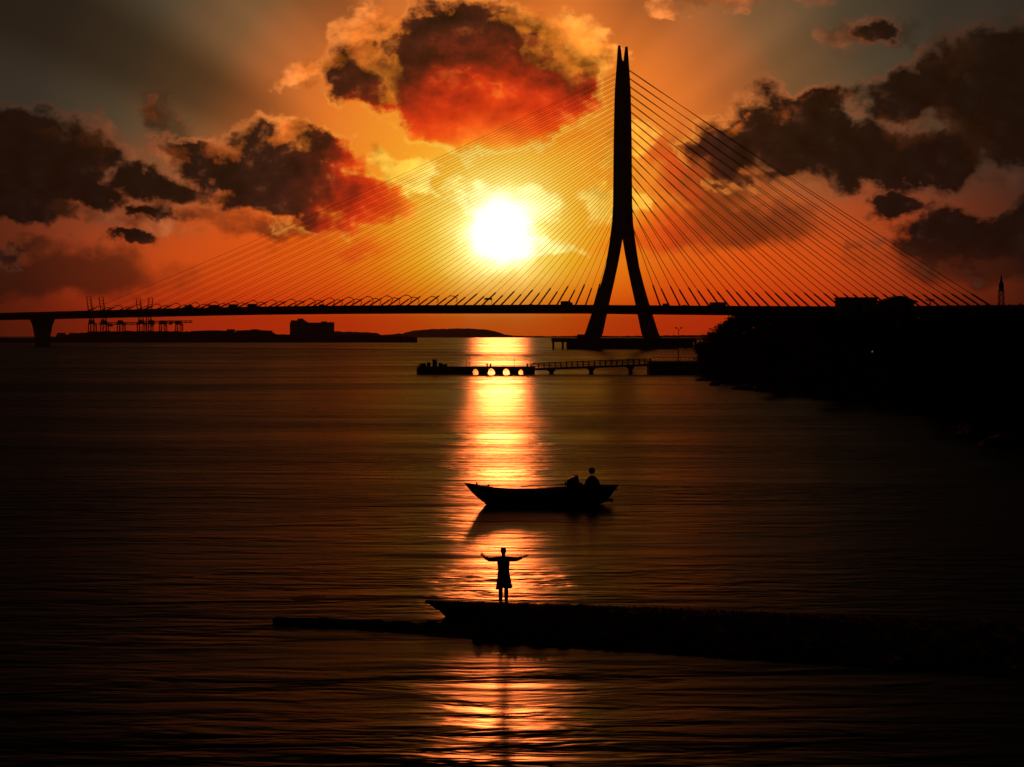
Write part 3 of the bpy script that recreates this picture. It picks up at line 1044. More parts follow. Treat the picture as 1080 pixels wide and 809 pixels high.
lb = thing('landing_block', (PX(712), PD, 0), 'square concrete landing at the bank end of the footbridge', 'quay')
lw = PX(745) - PX(684)
lx = (PX(684) + PX(745)) / 2 - PX(712)
zt = PZ(381.0)
MB().box((lx, 1, zt / 2 - 0.5), (lw, 9, zt + 1.0), bev=0.1).build('quay_wall', M['concrete'], lb)
rl = MB()
for k in range(14):
    x = lx - lw / 2 + 0.2 + (lw - 0.4) * k / 13
    rl.tube([(x, -3.3, zt), (x, -3.3, zt + 0.95)], 0.05, 5)
rl.tube([(lx - lw / 2 + 0.2, -3.3, zt + 0.95), (lx + lw / 2 - 0.2, -3.3, zt + 0.95)], 0.06, 5)
rl.build('railing', M['steel'], lb)

lp = thing('street_lamp', (PX(715), PD - 1.5, zt), 'twin armed lamp post on the landing block beside the headland', 'street lamp')
hl = PZ(347.0) - zt
MB().tube([(0, 0, 0), (0, 0, 0.6), (0, 0, hl)], [0.14, 0.11, 0.07], 8).build('post', M['steel'], lp)
MB().tube([(-0.55, 0, hl + 0.16), (-0.3, 0, hl + 0.02), (0, 0, hl - 0.12), (0.3, 0, hl + 0.02), (0.55, 0, hl + 0.16)], 0.05, 6).build('arm', M['steel'], lp)
for sx in (-1, 1):
    MB().loft([[Vector((sx * 0.58 + r_ * cos(2 * pi * k / 10), r_ * sin(2 * pi * k / 10), hl + z)) for k in range(10)] for r_, z in ((0.08, 0.10), (0.24, 0.16), (0.22, 0.34), (0.06, 0.42))]).build('lamp_head', M['metal_sheet'], lp)

# ------------------------------------------------------------------ headland on the right
SHORE = [(520, 62.0), (492, 49.0), (470, 44.5), (450, 41.6), (420, 40.0), (380, 39.0), (342, 38.4), (319, 39.6), (293, 43.0), (264, 45.4), (234, 45.9), (197, 43.4), (171, 41.2), (147, 38.2), (110, 37.0), (70, 38.0), (20, 42.0), (-40, 50.0)]


def shore_x(y):
    for (ya, xa), (yb, xb) in zip(SHORE, SHORE[1:]):
        if yb <= y <= ya:
            q = (ya - y) / (ya - yb)
            return xa + (xb - xa) * q
    return 62.0 if y > 500 else 50.0


def crest(y):
    """height of the plateau: keeps the skyline level as seen from the water"""
    return 7.0 + 0.0078 * max(y, 0)


def head_h(x, y):
    d = x - shore_x(y) + 1.6 * mnoise.noise(Vector((x * 0.05, y * 0.05, 0))) + 0.7 * mnoise.noise(Vector((x * 0.3, y * 0.3, 2)))
    if y > 470:
        d = min(d, (520 - y) * 0.9)
    q = max(0.0, min(1.0, d / 17.0))
    q = 1 - (1 - q) ** 2.2
    z = -1.0 + q * (crest(y) + 1.0)
    if q > 0:
        z += 0.9 * mnoise.noise(Vector((x * 0.09, y * 0.09, 7))) * q + 0.3 * mnoise.noise(Vector((x * 0.4, y * 0.4, 4))) * q
    return z


mb = MB()
ys = [-40 + i * 4.0 for i in range(141)]
offs = [-6, -4, -3, -2, -1, 0, 1, 2, 3, 4, 5.5, 7, 9, 11, 13, 16, 20, 26, 34, 46, 64, 90, 130, 190]
for y in ys:
    for o in offs:
        x = shore_x(y) + o
        mb.v.append((x, y, head_h(x, y)))
no = len(offs)
for i in range(len(ys) - 1):
    for j in range(no - 1):
        mb.f.append((i * no + j, i * no + j + 1, (i + 1) * no + j + 1, (i + 1) * no + j))
hd = mb.build('headland', M['earth'], smooth_=True)
tag(hd, kind='structure')


# undergrowth: leaf clumps over the bank, too many to count
def leaf_quad(mb, c, size, rng):
    n = Vector((rng.uniform(-1, 1), rng.uniform(-1, 1), rng.uniform(-1, 1))).normalized()
    a = n.cross(Vector((0.3, 0.5, 0.8))).normalized()
    b = n.cross(a)
    l, w = size * rng.uniform(0.7, 1.4), size * rng.uniform(0.35, 0.6)
    c = Vector(c)
    mb.add([c - a * l * 0.5, c + b * w * 0.5 - a * l * 0.05, c + a * l * 0.5, c - b * w * 0.5 - a * l * 0.05], [(0, 1, 2, 3)])


und = MB()
rg = random.Random(11)
for k in range(6500):
    y = rg.uniform(40, 515) if k % 3 else rg.uniform(120, 260)
    x = shore_x(y) + 0.8 + rg.random() ** 1.5 * 32
    z = head_h(x, y)
    if z < 0.3:
        continue
    rr = rg.uniform(0.5, 1.3)
    for q in range(5):
        d = Vector((rg.gauss(0, 1), rg.gauss(0, 1), abs(rg.gauss(0, 0.8))))
        leaf_quad(und, (x + d.x * rr * 0.6, y + d.y * rr * 0.6, z + d.z * rr * 0.6), 0.75, rg)
uo = und.build('undergrowth', M['leaf'])
tag(uo, 'dense scrub covering the slope of the headland', 'undergrowth', kind='stuff')


def make_tree(seed, height, spread, name, label, cat, group):
    rg = random.Random(seed)
    t = thing(name, (0, 0, 0), label, cat, group)
    tk = MB()
    lean = Vector((rg.uniform(-0.4, 0.4), rg.uniform(-0.4, 0.4), 0))
    th = height * 0.55
    tk.tube([Vector((0, 0, -0.4)), lean * 0.4 + Vector((0, 0, th * 0.5)), lean + Vector((0, 0, th)), lean * 1.3 + Vector((0, 0, height * 0.85))], [height * 0.04, height * 0.03, height * 0.02, 0.03], 7)
    tips = []
    for k in range(11):
        a = rg.uniform(0, 2 * pi)
        z = th * rg.uniform(0.45, 1.2)
        r_ = spread * rg.uniform(0.45, 1.0) * (1.0 if z < th else 0.75)
        base = lean * (z / th) + Vector((0, 0, z))
        tip = base + Vector((cos(a) * r_, sin(a) * r_, height * rg.uniform(0.08, 0.32)))
        tk.tube([base, base.lerp(tip, 0.5) + Vector((0, 0, height * 0.03)), tip], [height * 0.014, height * 0.009, 0.02], 5)
        tips.append((tip, rg.uniform(0.5, 0.9)))
        tips.append((base.lerp(tip, 0.6), rg.uniform(0.4, 0.7)))
    tips.append((lean * 1.3 + Vector((0, 0, height * 0.88)), 0.8))
    tk.build('trunk', M['bark'], t)
    cr = MB()
    for c, w in tips:
        R = spread * 0.42 * w
        for k in range(95):
            d = Vector((rg.gauss(0, 0.55), rg.gauss(0, 0.55), rg.gauss(0, 0.42)))
            leaf_quad(cr, c + d * R, 0.42, rg)
    cr.build('crown', M['leaf'], t)
    return t


kinds = [make_tree(3, 6.5, 3.2, 'broadleaf_tree', 'dark spreading broadleaf tree in the mass of trees on the headland', 'tree', 'trees on the headland'),
         make_tree(8, 5.0, 3.0, 'broadleaf_tree', 'dark spreading broadleaf tree in the mass of trees on the headland', 'tree', 'trees on the headland'),
         make_tree(15, 7.6, 2.8, 'broadleaf_tree', 'dark spreading broadleaf tree in the mass of trees on the headland', 'tree', 'trees on the headland'),
         make_tree(21, 4.0, 2.7, 'broadleaf_tree', 'dark spreading broadleaf tree in the mass of trees on the headland', 'tree', 'trees on the headland')]
spots = []
rg = random.Random(29)
# skyline trees are placed so that their tops meet the skyline of the place
SKY = [(741, 366), (746, 357), (752, 350), (757, 345), (763, 342.5), (771, 340.5), (774, 335), (778, 331), (782, 327), (787, 325.5), (792, 325), (800, 325), (806, 326), (818, 326), (832, 326), (846, 325.5), (858, 325.5), (870, 325.5),
       (882, 324), (900, 324), (920, 323.5), (938, 324.5), (955, 324.5), (973, 324.5), (990, 324), (1006, 323), (1022, 323.5), (1038, 322), (1052, 323), (1066, 321), (1078, 319.0)]
for i, (px, py) in enumerate(SKY):
    dep = 470 - (px - 741) * 0.55 if px < 790 else 440 - (px - 790) * 0.85
    dep += rg.uniform(-8, 8)
    p = at(px, py, dep)
    spots.append((p.x, p.y, p.z))
for px, py, dep in ((882, 325.5, 300), (893, 326.5, 296), (905, 327, 302), (917, 326.5, 297), (927, 325, 300)):
    p = at(px, py, dep)
    spots.append((p.x, p.y, p.z))
for k in range(46):
    y = rg.uniform(150, 485)
    x = shore_x(y) + rg.uniform(3.5, 26)
    spots.append((x, y, None))
heights = [6.9, 5.4, 7.9, 4.3]
used = set()
for i, (x, y, ztop) in enumerate(spots):
    g = head_h(x, y)
    g = max(g, 0.3)
    if ztop is not None:
        want = max(ztop - g, 2.0)
        k = min(range(4), key=lambda q: abs(heights[q] - want) + rg.random())
        sc = want / heights[k]
    else:
        k = rg.randrange(4)
        room = CAM_H + (25.0 / FPX) * y - g              # stays under the skyline
        sc = min(rg.uniform(0.6, 1.0), max(room, 1.2) / heights[k])
    o = kinds[k] if k not in used else copy_tree(kinds[k])
    used.add(k)
    o.location = (x, y, g - 0.1)
    o.rotation_euler = (0, 0, rg.uniform(0, 6.28))
    o.scale = (sc * rg.uniform(0.9, 1.25) if sc < 1 else sc, sc, sc)


# houses and poles on the headland's skyline
def house_flat():
    d = 318.0
    k = d / FPX
    a, b = at(886, 313.5, d), at(925.5, 313.5, d)
    w, zt_ = b.x - a.x, a.z
    zg = zt_ - 3.4
    t = thing('flat_roofed_house', ((a.x + b.x) / 2, d, zg), 'plain flat roofed house on the headland skyline, left of the gabled one', 'house')
    MB().box((0, 2.5, 1.6), (w, 5.0, 3.2)).build('wall', M['wall'], t)
    rf = MB().box((0, 2.5, 3.3), (w + 0.3, 5.3, 0.2)).build('roof', M['roof'], t)
    MB().tube([(w * 0.38, 1, 3.4), (w * 0.38, 1, 4.6)], 0.03, 5).build('aerial', M['steel'], rf)
    for x in (-1.9, 0.0, 1.9):
        fr = MB().box((x, -0.03, 1.8), (0.9, 0.06, 1.0)).build('window', M['glass'], t)
        MB().box((x, -0.06, 1.25), (1.1, 0.14, 0.08)).build('sill', M['concrete'], fr)
    # foundation wall down to the slope
    MB().box((0, 2.5, -1.5), (w - 0.1, 4.9, 3.0)).build('foundation', M['stone'], t)
    return t


def house_gable():
    d = 300.0
    pk = at(949, 312.0, d)
    le, re_ = at(930.5, 318.0, d), at(968, 318.0, d)
    ze, zr = le.z, pk.z
    zg = ze - 2.7
    t = thing('gabled_house', (pk.x, d, zg), 'low gabled house with wide eaves on the headland skyline', 'house')
    w = re_.x - le.x
    MB().box((0, 3, 1.3), (w * 0.82, 6, 2.6)).build('wall', M['wall'], t)
    e, r_ = ze - zg, zr - zg
    MB().prism([(-w / 2, e - 0.14), (w / 2, e - 0.14), (w / 2, e + 0.02), (0.15, r_), (-0.15, r_), (-w / 2, e + 0.02)], -0.6, 6.6).build('roof', M['roof'], t)
    for x in (-1.2, 1.2):
        MB().box((x, -0.03, 1.4), (0.8, 0.06, 0.9)).build('window', M['glass'], t)
    MB().box((0, 3, -1.5), (w * 0.8, 5.9, 3.0)).build('foundation', M['stone'], t)
    return t


house_flat()
house_gable()
d = 290.0
p = at(981, 322, d)
up = thing('utility_pole', (p.x, d, p.z - 4.0), 'short utility pole with a crossarm right of the gabled house', 'utility pole')
zt = at(981, 315.6, d).z - (p.z - 4.0)
MB().tube([(0, 0, -1.5), (0, 0, zt)], [0.13, 0.09], 8).build('post', M['wood'], up)
MB().box((0, 0, zt - 0.14), (1.25, 0.14, 0.14)).build('crossarm', M['wood'], up)
for x in (-0.5, -0.22, 0.22, 0.5):
    MB().lathe((x, 0, zt - 0.07), [(0.05, 0), (0.07, 0.08), (0.04, 0.16), (0.02, 0.18)], 8).build('insulator', M['concrete'], up)

d = 330.0
p = at(1056, 320, d)
bt = thing('beacon_tower', (p.x, d, p.z - 5.0), 'slim lattice beacon tower with a pointed cap at the right end of the skyline', 'tower')
ztop = at(1056, 290.0, d).z - (p.z - 5.0)
kx = d / FPX
legs_ = MB()
hb = 4.2 * kx
for sx in (-1, 1):
    for sy in (-1, 1):
        legs_.tube([(sx * hb, sy * hb, -1), (sx * hb * 0.5, sy * hb * 0.5, ztop - 2.6)], 0.06, 5)
for q in range(7):
    z0_, z1_ = q * (ztop - 2.8) / 7, (q + 1) * (ztop - 2.8) / 7
    f0, f1 = hb * (1 - 0.5 * q / 7), hb * (1 - 0.5 * (q + 1) / 7)
    for sy in (-1, 1):
        legs_.tube([(-f0, sy * f0, z0_), (f1, sy * f1, z1_)], 0.035, 4)
        legs_.tube([(f0, sy * f0, z0_), (-f1, sy * f1, z1_)], 0.035, 4)
        legs_.tube([(-f1, sy * f1, z1_), (f1, sy * f1, z1_)], 0.035, 4)
legs_.build('lattice_mast', M['steel'], bt)
MB().lathe((0, 0, ztop - 2.7), [(0.52, 0), (0.52, 0.12), (0.40, 0.2), (0.42, 1.0), (0.44, 1.05), (0.2, 1.7), (0.05, 2.7)], 12).build('lantern_cap', M['metal_sheet'], bt)

# one lit lamp on the dark slope
lm = bpy.data.materials.new('lit_lamp')
lm.use_nodes = True
lm.node_tree.nodes['Principled BSDF'].inputs['Emission Color'].default_value = (1.0, 0.55, 0.25, 1)
lm.node_tree.nodes['Principled BSDF'].inputs['Emission Strength'].default_value = 0.12
d = 262.0
p = at(920, 371, d)
wl = thing('lamp_post', (p.x, d, p.z - 2.4), 'small lit lamp on a post, alone on the black slope of the headland', 'lamp post')
MB().tube([(0, 0, -4.0), (0, 0, 2.3)], 0.05, 6).build('post', M['steel'], wl)
MB().lathe((0, 0, 2.3), [(0.02, 0), (0.10, 0.05), (0.12, 0.16), (0.06, 0.24), (0.01, 0.26)], 10).build('lamp_globe', lm, wl)

# shore rocks
def rock(px, py, wpx, hpx, seed, label, group):
    c = on_level(px, py)
    k = c.y / FPX
    mb = MB()
    blob(mb, (0, 0, hpx * k * 0.25), (wpx * k / 2, wpx * k / 2.2, hpx * k * 0.75), seed, 3, 0.3)
    o = mb.build('rock', M['stone'])
    o.location = c
    return tag(o, label, 'rock', group)


rock(749, 401.5, 30, 2.6, 1, 'flat dark rock reaching left from the foot of the headland', 'rocks off the headland')
rock(754, 406.5, 11, 4.0, 2, 'small lone rock in the water below the flat one', 'rocks off the headland')
rock(789, 411.0, 34, 4.0, 3, 'long low rock at the water line under the headland', 'rocks off the headland')
rock(772, 404.0, 26, 7.0, 4, 'rounded boulder at the tip of the headland', 'rocks off the headland')
rg = random.Random(5)
for i, y in enumerate((330, 318, 306, 292, 276, 258, 240, 222, 205, 188, 172, 158)):
    mb = MB()
    s_ = rg.uniform(1.0, 2.2)
    blob(mb, (0, 0, 0.1), (s_, s_ * 1.6, s_ * 0.5), 10 + i, 2, 0.3)
    o = mb.build('boulder', M['stone'])
    o.location = (shore_x(y) + rg.uniform(-0.8, 0.8), y, 0)
    tag(o, 'dark boulder in the row lining the foot of the headland', 'boulder', 'boulders along the headland shore')

# mooring stakes in the shallow water
for px, py, hpx, wpx, lab in ((993, 456, 17, 1.6, 'thin mooring stake in the shallows, farthest from the bank'), (1023, 463, 20, 2.6, 'thick mooring stake in the shallows, second from the left'),
                              (1038.5, 464, 18, 1.6, 'thin mooring stake between the thick one and the bank'), (1055, 476, 26, 2.2, 'tall mooring stake close under the dark bank')):
    c = on_level(px, py)
    k = c.y / FPX
    h = hpx * k
    st = thing('mooring_stake', c, lab, 'stake', 'mooring stakes near the bank')
    MB().tube([(0, 0, -0.8), (0.02, 0, h * 0.5), (0.05, 0, h)], [wpx * k * 0.55, wpx * k * 0.5, wpx * k * 0.42], 8).build('post', M['wood'], st)
    MB().tube([(0.03, 0, h * 0.70), (0.03, 0, h * 0.78)], wpx * k * 0.62, 8).build('rope_collar', M['rust'], st)
# ------------------------------------------------------------------ the boat
BD = 103.8
BK = BD / FPX
boat = thing('fishing_boat', (at(571, 532, BD).x, BD, 0), 'long open wooden fishing boat with a raised pointed bow afloat in the sun glitter', 'boat')
# pixel x, sheer pixel y, keel pixel y, half beam
STN = [(489.8, 508.6, 509.8, 0.03), (493, 509.2, 514.0, 0.10), (498, 510.2, 520.0, 0.24), (505, 511.6, 526.5, 0.42), (512, 513.0, 531.5, 0.54), (521, 514.6, 534.5, 0.66), (534, 515.8, 535.5, 0.76),
       (550, 516.2, 535.8, 0.83), (568, 516.0, 535.8, 0.87), (586, 515.0, 535.6, 0.87), (602, 513.6, 535.2, 0.84), (616, 512.8, 534.4, 0.78), (628, 512.2, 533.2, 0.68), (637, 511.8, 530.5, 0.56),
       (643, 511.6, 525.0, 0.42), (648, 511.2, 518.0, 0.26), (652.0, 510.8, 512.4, 0.10)]


def zb(py):
    return (532.0 - py) * BK


def xb(px):
    return (px - 571.0) * BK


hull = MB()
rings = []
for px, sy, ky, hb in STN:
    x, zs, zk = xb(px), zb(sy) - 0.05, zb(ky)
    dep = zs - zk
    th = min(0.05, hb * 0.4)
    out = [(1.0, 0.0), (0.97, 0.25), (0.86, 0.58), (0.55, 0.88), (0.0, 1.0)]
    o = [Vector((x, -hb * f, zs - dep * g)) for f, g in out] + [Vector((x, hb * f, zs - dep * g)) for f, g in reversed(out[:-1])]
    hi = max(hb - th, 0.005)
    floor = min(zk + max(0.16, dep * 0.25), zs - 0.02)
    di = zs - floor
    inn = [(1.0, 0.0), (0.95, 0.3), (0.82, 0.7), (0.5, 0.97), (0.0, 1.0)]
    i_ = [Vector((x, hi * f, zs - di * g)) for f, g in inn] + [Vector((x, -hi * f, zs - di * g)) for f, g in reversed(inn[:-1])]
    rings.append(o + i_)
hull.loft(rings)
hullo = hull.build('hull', M['paint_blue'], boat, smooth_=False)
for sy in (-1, 1):
    rb_ = MB()
    rb_.tube([Vector((xb(px), sy * (hb + 0.01), zb(s_) - 0.06)) for px, s_, k_, hb in STN], 0.04, 6)
    rb_.build('gunwale', M['wood'], hullo)
    rs = MB()
    rs.tube([Vector((xb(px), sy * (hb * 0.985 + 0.012), zb(s_) - 0.05 - (zb(s_) - zb(k_)) * 0.2)) for px, s_, k_, hb in STN[2:-1]], 0.025, 5)
    rs.build('rubbing_strake', M['wood'], hullo)
for px in (536, 556, 578):
    hb = 0.72 if px < 540 else 0.8
    MB().box((xb(px), 0, zb(520.5)), (0.26, hb * 2 - 0.06, 0.05), bev=0.01).build('thwart', M['wood'], boat)
MB().slab([(xb(493), -0.07), (xb(500), -0.26), (xb(511), -0.48), (xb(511), 0.48), (xb(500), 0.26), (xb(493), 0.07)], zb(512.4) - 0.05, zb(512.4)).build('foredeck', M['wood'], boat)
MB().tube([(xb(503), 0, zb(512.4)), (xb(502.6), 0, zb(508.9))], 0.045, 7).tube([(xb(502.6), -0.14, zb(510)), (xb(502.6), 0.14, zb(510))], 0.035, 6).build('mooring_bitt', M['rust'], boat)
MB().tube([(xb(515), 0.35, zb(517)), (xb(515), 0.35, zb(511.6))], 0.04, 6).tube([(xb(513.6), 0.35, zb(512.4)), (xb(516.4), 0.35, zb(512.0))], 0.035, 6).build('cleat', M['rust'], boat)
MB().box((xb(646), 0, zb(516)), (0.5, 0.34, 0.05)).build('stern_deck', M['wood'], boat)
MB().tube([(xb(638), -0.1, zb(528.6)), (xb(641), -0.12, zb(527.4)), (xb(645.5), -0.12, zb(527.0)), (xb(645.4), -0.12, zb(529.8))], [0.06, 0.08, 0.10, 0.05], 7).build('rudder_fin', M['wood'], boat)
# oar lying along the gunwale
orr = thing('oar', (xb(580) + boat.location.x, BD, zb(514.4)), 'long oar laid along the far gunwale of the boat', 'oar')
MB().tube([(-1.5, 0.80, 0.0), (0.9, 0.86, 0.10)], 0.028, 7).build('shaft', M['wood'], orr)
MB().box((1.25, 0.86, 0.12), (0.75, 0.03, 0.15), bev=0.01).build('blade', M['wood'], orr)

ex, ez = xb(604.3), zb(513.0)
eb = thing('engine_box', (boat.location.x + ex, BD, ez - 0.25), 'boxy engine cover with a sloping front amid the stern half of the boat', 'engine cover')
prof = [(-0.32, 0.0), (-0.31, 0.52), (-0.27, 0.62), (-0.03, 0.76), (0.23, 0.80), (0.28, 0.72), (0.30, 0.50), (0.52, 0.36), (0.74, 0.30), (0.74, 0.0)]
MB().prism(prof, -0.36, 0.36).build('casing', M['paint_blue'], eb)
MB().box((0.10, 0, 0.815), (0.30, 0.6, 0.03), bev=0.01).build('hatch', M['wood'], eb)
MB().tube([(-0.34, -0.2, 0.3), (-0.40, -0.2, 0.3), (-0.40, -0.2, 0.55)], 0.03, 6).build('exhaust_pipe', M['rust'], eb)

# covered heap at the stern with a round lamp on a thin rod above it
hp = thing('covered_heap', (boat.location.x + xb(625.6), BD, zb(513.5) - 0.2), 'rounded heap under a tarpaulin in the stern of the boat', 'tarpaulin')
mb = MB()
N = 18
rings = []
for r_, z in ((0.46, 0.0), (0.44, 0.2), (0.40, 0.38), (0.33, 0.55), (0.22, 0.68), (0.08, 0.75), (0.01, 0.76)):
    ring = []
    for k in range(N):
        a = 2 * pi * k / N
        rr = r_ * (1 + 0.10 * mnoise.noise(Vector((cos(a) * 1.5, sin(a) * 1.5, z * 2)))) * (1 + 0.04 * sin(a * 7))
        ring.append(Vector((rr * cos(a) - 0.10 * z, 0.9 * rr * sin(a), z + 0.03 * sin(a * 3 + 1))))
    rings.append(ring)
mb.loft(rings).build('tarpaulin_cover', M['tarp'], hp, smooth_=True)
rp = MB().tube([(0.45 * cos(2 * pi * k / 20), 0.41 * sin(2 * pi * k / 20), 0.16) for k in range(21)], 0.016, 5)
rp.build('lashing_rope', M['wood'], hp)
ln = thing('stern_lamp', (boat.location.x + xb(624.6), BD + 0.45, zb(513.0)), 'small round lamp on a thin rod standing in the stern of the boat', 'lamp')
zt = zb(493.2) - zb(513.0) - 0.03
MB().tube([(0, 0, -0.3), (0, 0, zt - 0.30)], 0.011, 6).build('rod', M['steel'], ln)
MB().lathe((0, 0, zt), [(0.02, -0.33), (0.11, -0.31), (0.16, -0.24), (0.165, -0.12), (0.15, -0.05), (0.08, -0.01), (0.01, 0.0)], 14).build('lamp_housing', M['metal_sheet'], ln)

# ------------------------------------------------------------------ the stone jetty
JZ = 0.42


def JL(px, py):
    return on_level(px, py, JZ)


far_edge = [(448.5, 632.4), (455, 633.0), (470, 633.6), (490, 634.2), (512, 634.8), (531, 635.6), (560, 636.4), (590, 637.2), (620, 638.0), (660, 639.6), (700, 641.0), (760, 643.6), (840, 646.6), (940, 650.0), (1080, 655.5), (1240, 662)]
near_edge = [(1240, 735), (1080, 712), (960, 703), (860, 696), (760, 690), (680, 684), (600, 679), (545, 676), (505, 674)]
left_cut = [(500, 661), (494, 657), (482, 654.5), (478, 650.5), (469, 647.5), (466, 643), (459, 641), (457.5, 637.5), (451, 636)]
random.seed(4)


def densify(pts, step, jit, rng):
    out = []
    for (xa, ya), (xb_, yb) in zip(pts, pts[1:]):
        n = max(1, int(abs(xb_ - xa) / step))
        for k in range(n):
            q = k / n
            out.append((xa + (xb_ - xa) * q, ya + (yb - ya) * q + rng.uniform(-jit, jit)))
    out.append(pts[-1])
    return out


rg = random.Random(17)
near_all = list(reversed(left_cut)) + list(reversed(near_edge))


def py_at(line, px):
    for (xa, ya), (xb_, yb) in zip(line, line[1:]):
        if xa <= px <= xb_:
            return ya + (yb - ya) * (px - xa) / max(xb_ - xa, 1e-6)
    return line[0][1] if px < line[0][0] else line[-1][1]


jt = thing('stone_jetty', (0, 60, 0), 'long low dark stone jetty running in from the right under the standing figure', 'jetty')
loc = Vector((0, 60, 0))
QS = [0.0, 0.06, 0.13, 0.2, 0.28, 0.36, 0.44, 0.52, 0.6, 0.68, 0.76, 0.84, 0.92, 1.0]
cols = []
px = 448.8
while px < 1240:
    cols.append(px)
    px += rg.uniform(3.0, 6.0)
SPAN = []                                         # x, far y, near y: used to strew stones on it
mb = MB()
rings = []
for px in cols:
    fy, ny = py_at(far_edge, px) + rg.uniform(-0.25, 0.25), py_at(near_all, px) + rg.uniform(-0.5, 0.5)
    a, b = on_level(px, fy, JZ) - loc, on_level(px, max(ny, fy + 2.4), 0.07) - loc
    under = -1.0
    if px < 480:
        # the broken end overhangs the water
        b = a + Vector((0, -0.22 - 0.02 * (px - 448), 0))
        dd_ = (a.y + loc.y)
        under = min(CAM_H - (py_at(near_all, px) - HORIZON) * dd_ / FPX, JZ - 0.06) if px < 476 else -1.0
    else:
        SPAN.append((a.x, a.y, b.y))
    ring = [Vector((a.x, a.y + (0.25 if under < 0 else 0.0), under)), Vector((a.x, a.y + 0.04, max(JZ - 0.2, (under + JZ) / 2)))]
    for q in QS:
        p = a.lerp(b, q)
        flat_ = max(0.0, min(1.0, (q * abs(a.y - b.y) - 0.35) / max(abs(a.y - b.y) - 0.35, 0.2)))
        p.z = JZ + ((0.07 if px >= 480 else JZ - 0.04) - JZ) * flat_
        p.z += 0.035 * mnoise.noise(Vector((p.x * 1.6, p.y * 1.6, 0))) * (0.3 + flat_) + 0.03 * mnoise.noise(Vector((p.x * 5, p.y * 5, 1))) * (0.35 + flat_)
        ring.append(p)
    ring.append(Vector((b.x, b.y - (0.2 if under < 0 else 0.0), under)))
    rings.append(ring)
mb.loft(rings, closed=True).build('core', M['stone'], jt)


def jetty_side(x):
    for (xa, fa, na), (xb_, fb_, nb) in zip(SPAN, SPAN[1:]):
        if xa <= x <= xb_:
            q = (x - xa) / (xb_ - xa)
            return na + (nb - na) * q, fa + (fb_ - fa) * q
    return None


def jetty_z(x, y):
    n, f = jetty_side(x)
    d = max(0.0, min(1.0, ((f - y) - 0.35) / max(f - n - 0.35, 0.2)))
    return JZ + (0.07 - JZ) * d


# rubble strewn over the slope and along the rim
rb_ = MB()
for k in range(620):
    x = rg.uniform(-2.7, 17)
    sd_ = jetty_side(x)
    if not sd_ or sd_[1] - sd_[0] < 0.5:
        continue
    kind_ = rg.random()
    if kind_ < 0.25:
        y, s_ = sd_[1] - rg.uniform(0.0, 0.25), rg.uniform(0.02, 0.06)
    else:
        q_ = rg.random()
        y, s_ = sd_[0] - 0.1 + q_ * (sd_[1] - sd_[0] - 0.7), rg.uniform(0.06, 0.26) * (1 - 0.6 * q_)
    blob(rb_, (x, y, jetty_z(x, y) - s_ * 0.1), (s_, s_ * rg.uniform(0.7, 1.1), s_ * rg.uniform(0.35, 0.6)), k, 1, 0.3)
tag(rb_.build('rubble', M['stone'], jt), kind='stuff')
# grass tufts and weed on the rim
tf = MB()
for k in range(420):
    x = rg.uniform(-2.6, 15)
    sd_ = jetty_side(x)
    if not sd_:
        continue
    y = sd_[1] - rg.uniform(0.0, 0.5)
    h = rg.uniform(0.03, 0.10) * (1.5 if rg.random() < 0.15 else 1)
    a = rg.uniform(0, 6.28)
    dx_, dy_ = cos(a) * 0.008, sin(a) * 0.008
    lx, ly = rg.uniform(-0.04, 0.04), rg.uniform(-0.04, 0.04)
    tf.add([(x - dx_, y - dy_, JZ), (x + dx_, y + dy_, JZ), (x + lx, y + ly, JZ + h)], [(0, 1, 2)])
tfo = tf.build('weeds', M['leaf'], jt)
tag(tfo, kind='stuff')

# thin sunken ledge to the left of it
lj = thing('sunken_ledge', (-5, 61, 0), 'thin low stone ledge just above the water, left of the jetty', 'ledge')
up_e = [(287, 652.6), (292, 650.6), (310, 651.6), (340, 652.6), (380, 654.0), (420, 655.0), (460, 656.4), (510, 658.5), (520, 659)]
lo_e = [(520, 675), (480, 671.5), (440, 668.5), (400, 665.5), (360, 662.5), (320, 659), (296, 656.5), (288, 655)]
lo_x = list(reversed(lo_e))
rings = []
px = 287.5
while px < 520:
    a = on_level(px, py_at(up_e, px) + rg.uniform(-0.25, 0.25), 0.16) - Vector((-5, 61, 0))
    b = on_level(px, max(py_at(lo_x, px) + rg.uniform(-0.5, 0.5), py_at(up_e, px) + 2.5), 0.02) - Vector((-5, 61, 0))
    ring = [Vector((a.x, a.y + 0.12, -0.8))]
    for k in range(9):
        p = a.lerp(b, k / 8)
        p.z += 0.03 * mnoise.noise(Vector((p.x * 2.2, p.y * 2.2, 4))) + 0.012 * mnoise.noise(Vector((p.x * 9, p.y * 9, 4)))
        ring.append(p)
    ring.append(Vector((b.x, b.y - 0.12, -0.8)))
    rings.append(ring)
    px += rg.uniform(3, 6)
MB().loft(rings).build('slab', M['stone'], lj)


def stone_on(px, py, wpx, hpx, seed, z, label, name='stone', group=None):
    c = on_level(px, py, z)
    k = c.y / FPX
    o = blob(MB(), (0, 0, hpx * k * 0.35), (wpx * k / 2, wpx * k / 2.4, hpx * k * 0.6), seed, 2, 0.22).build(name, M['stone'])
    o.location = c
    return tag(o, label, 'stone', group)


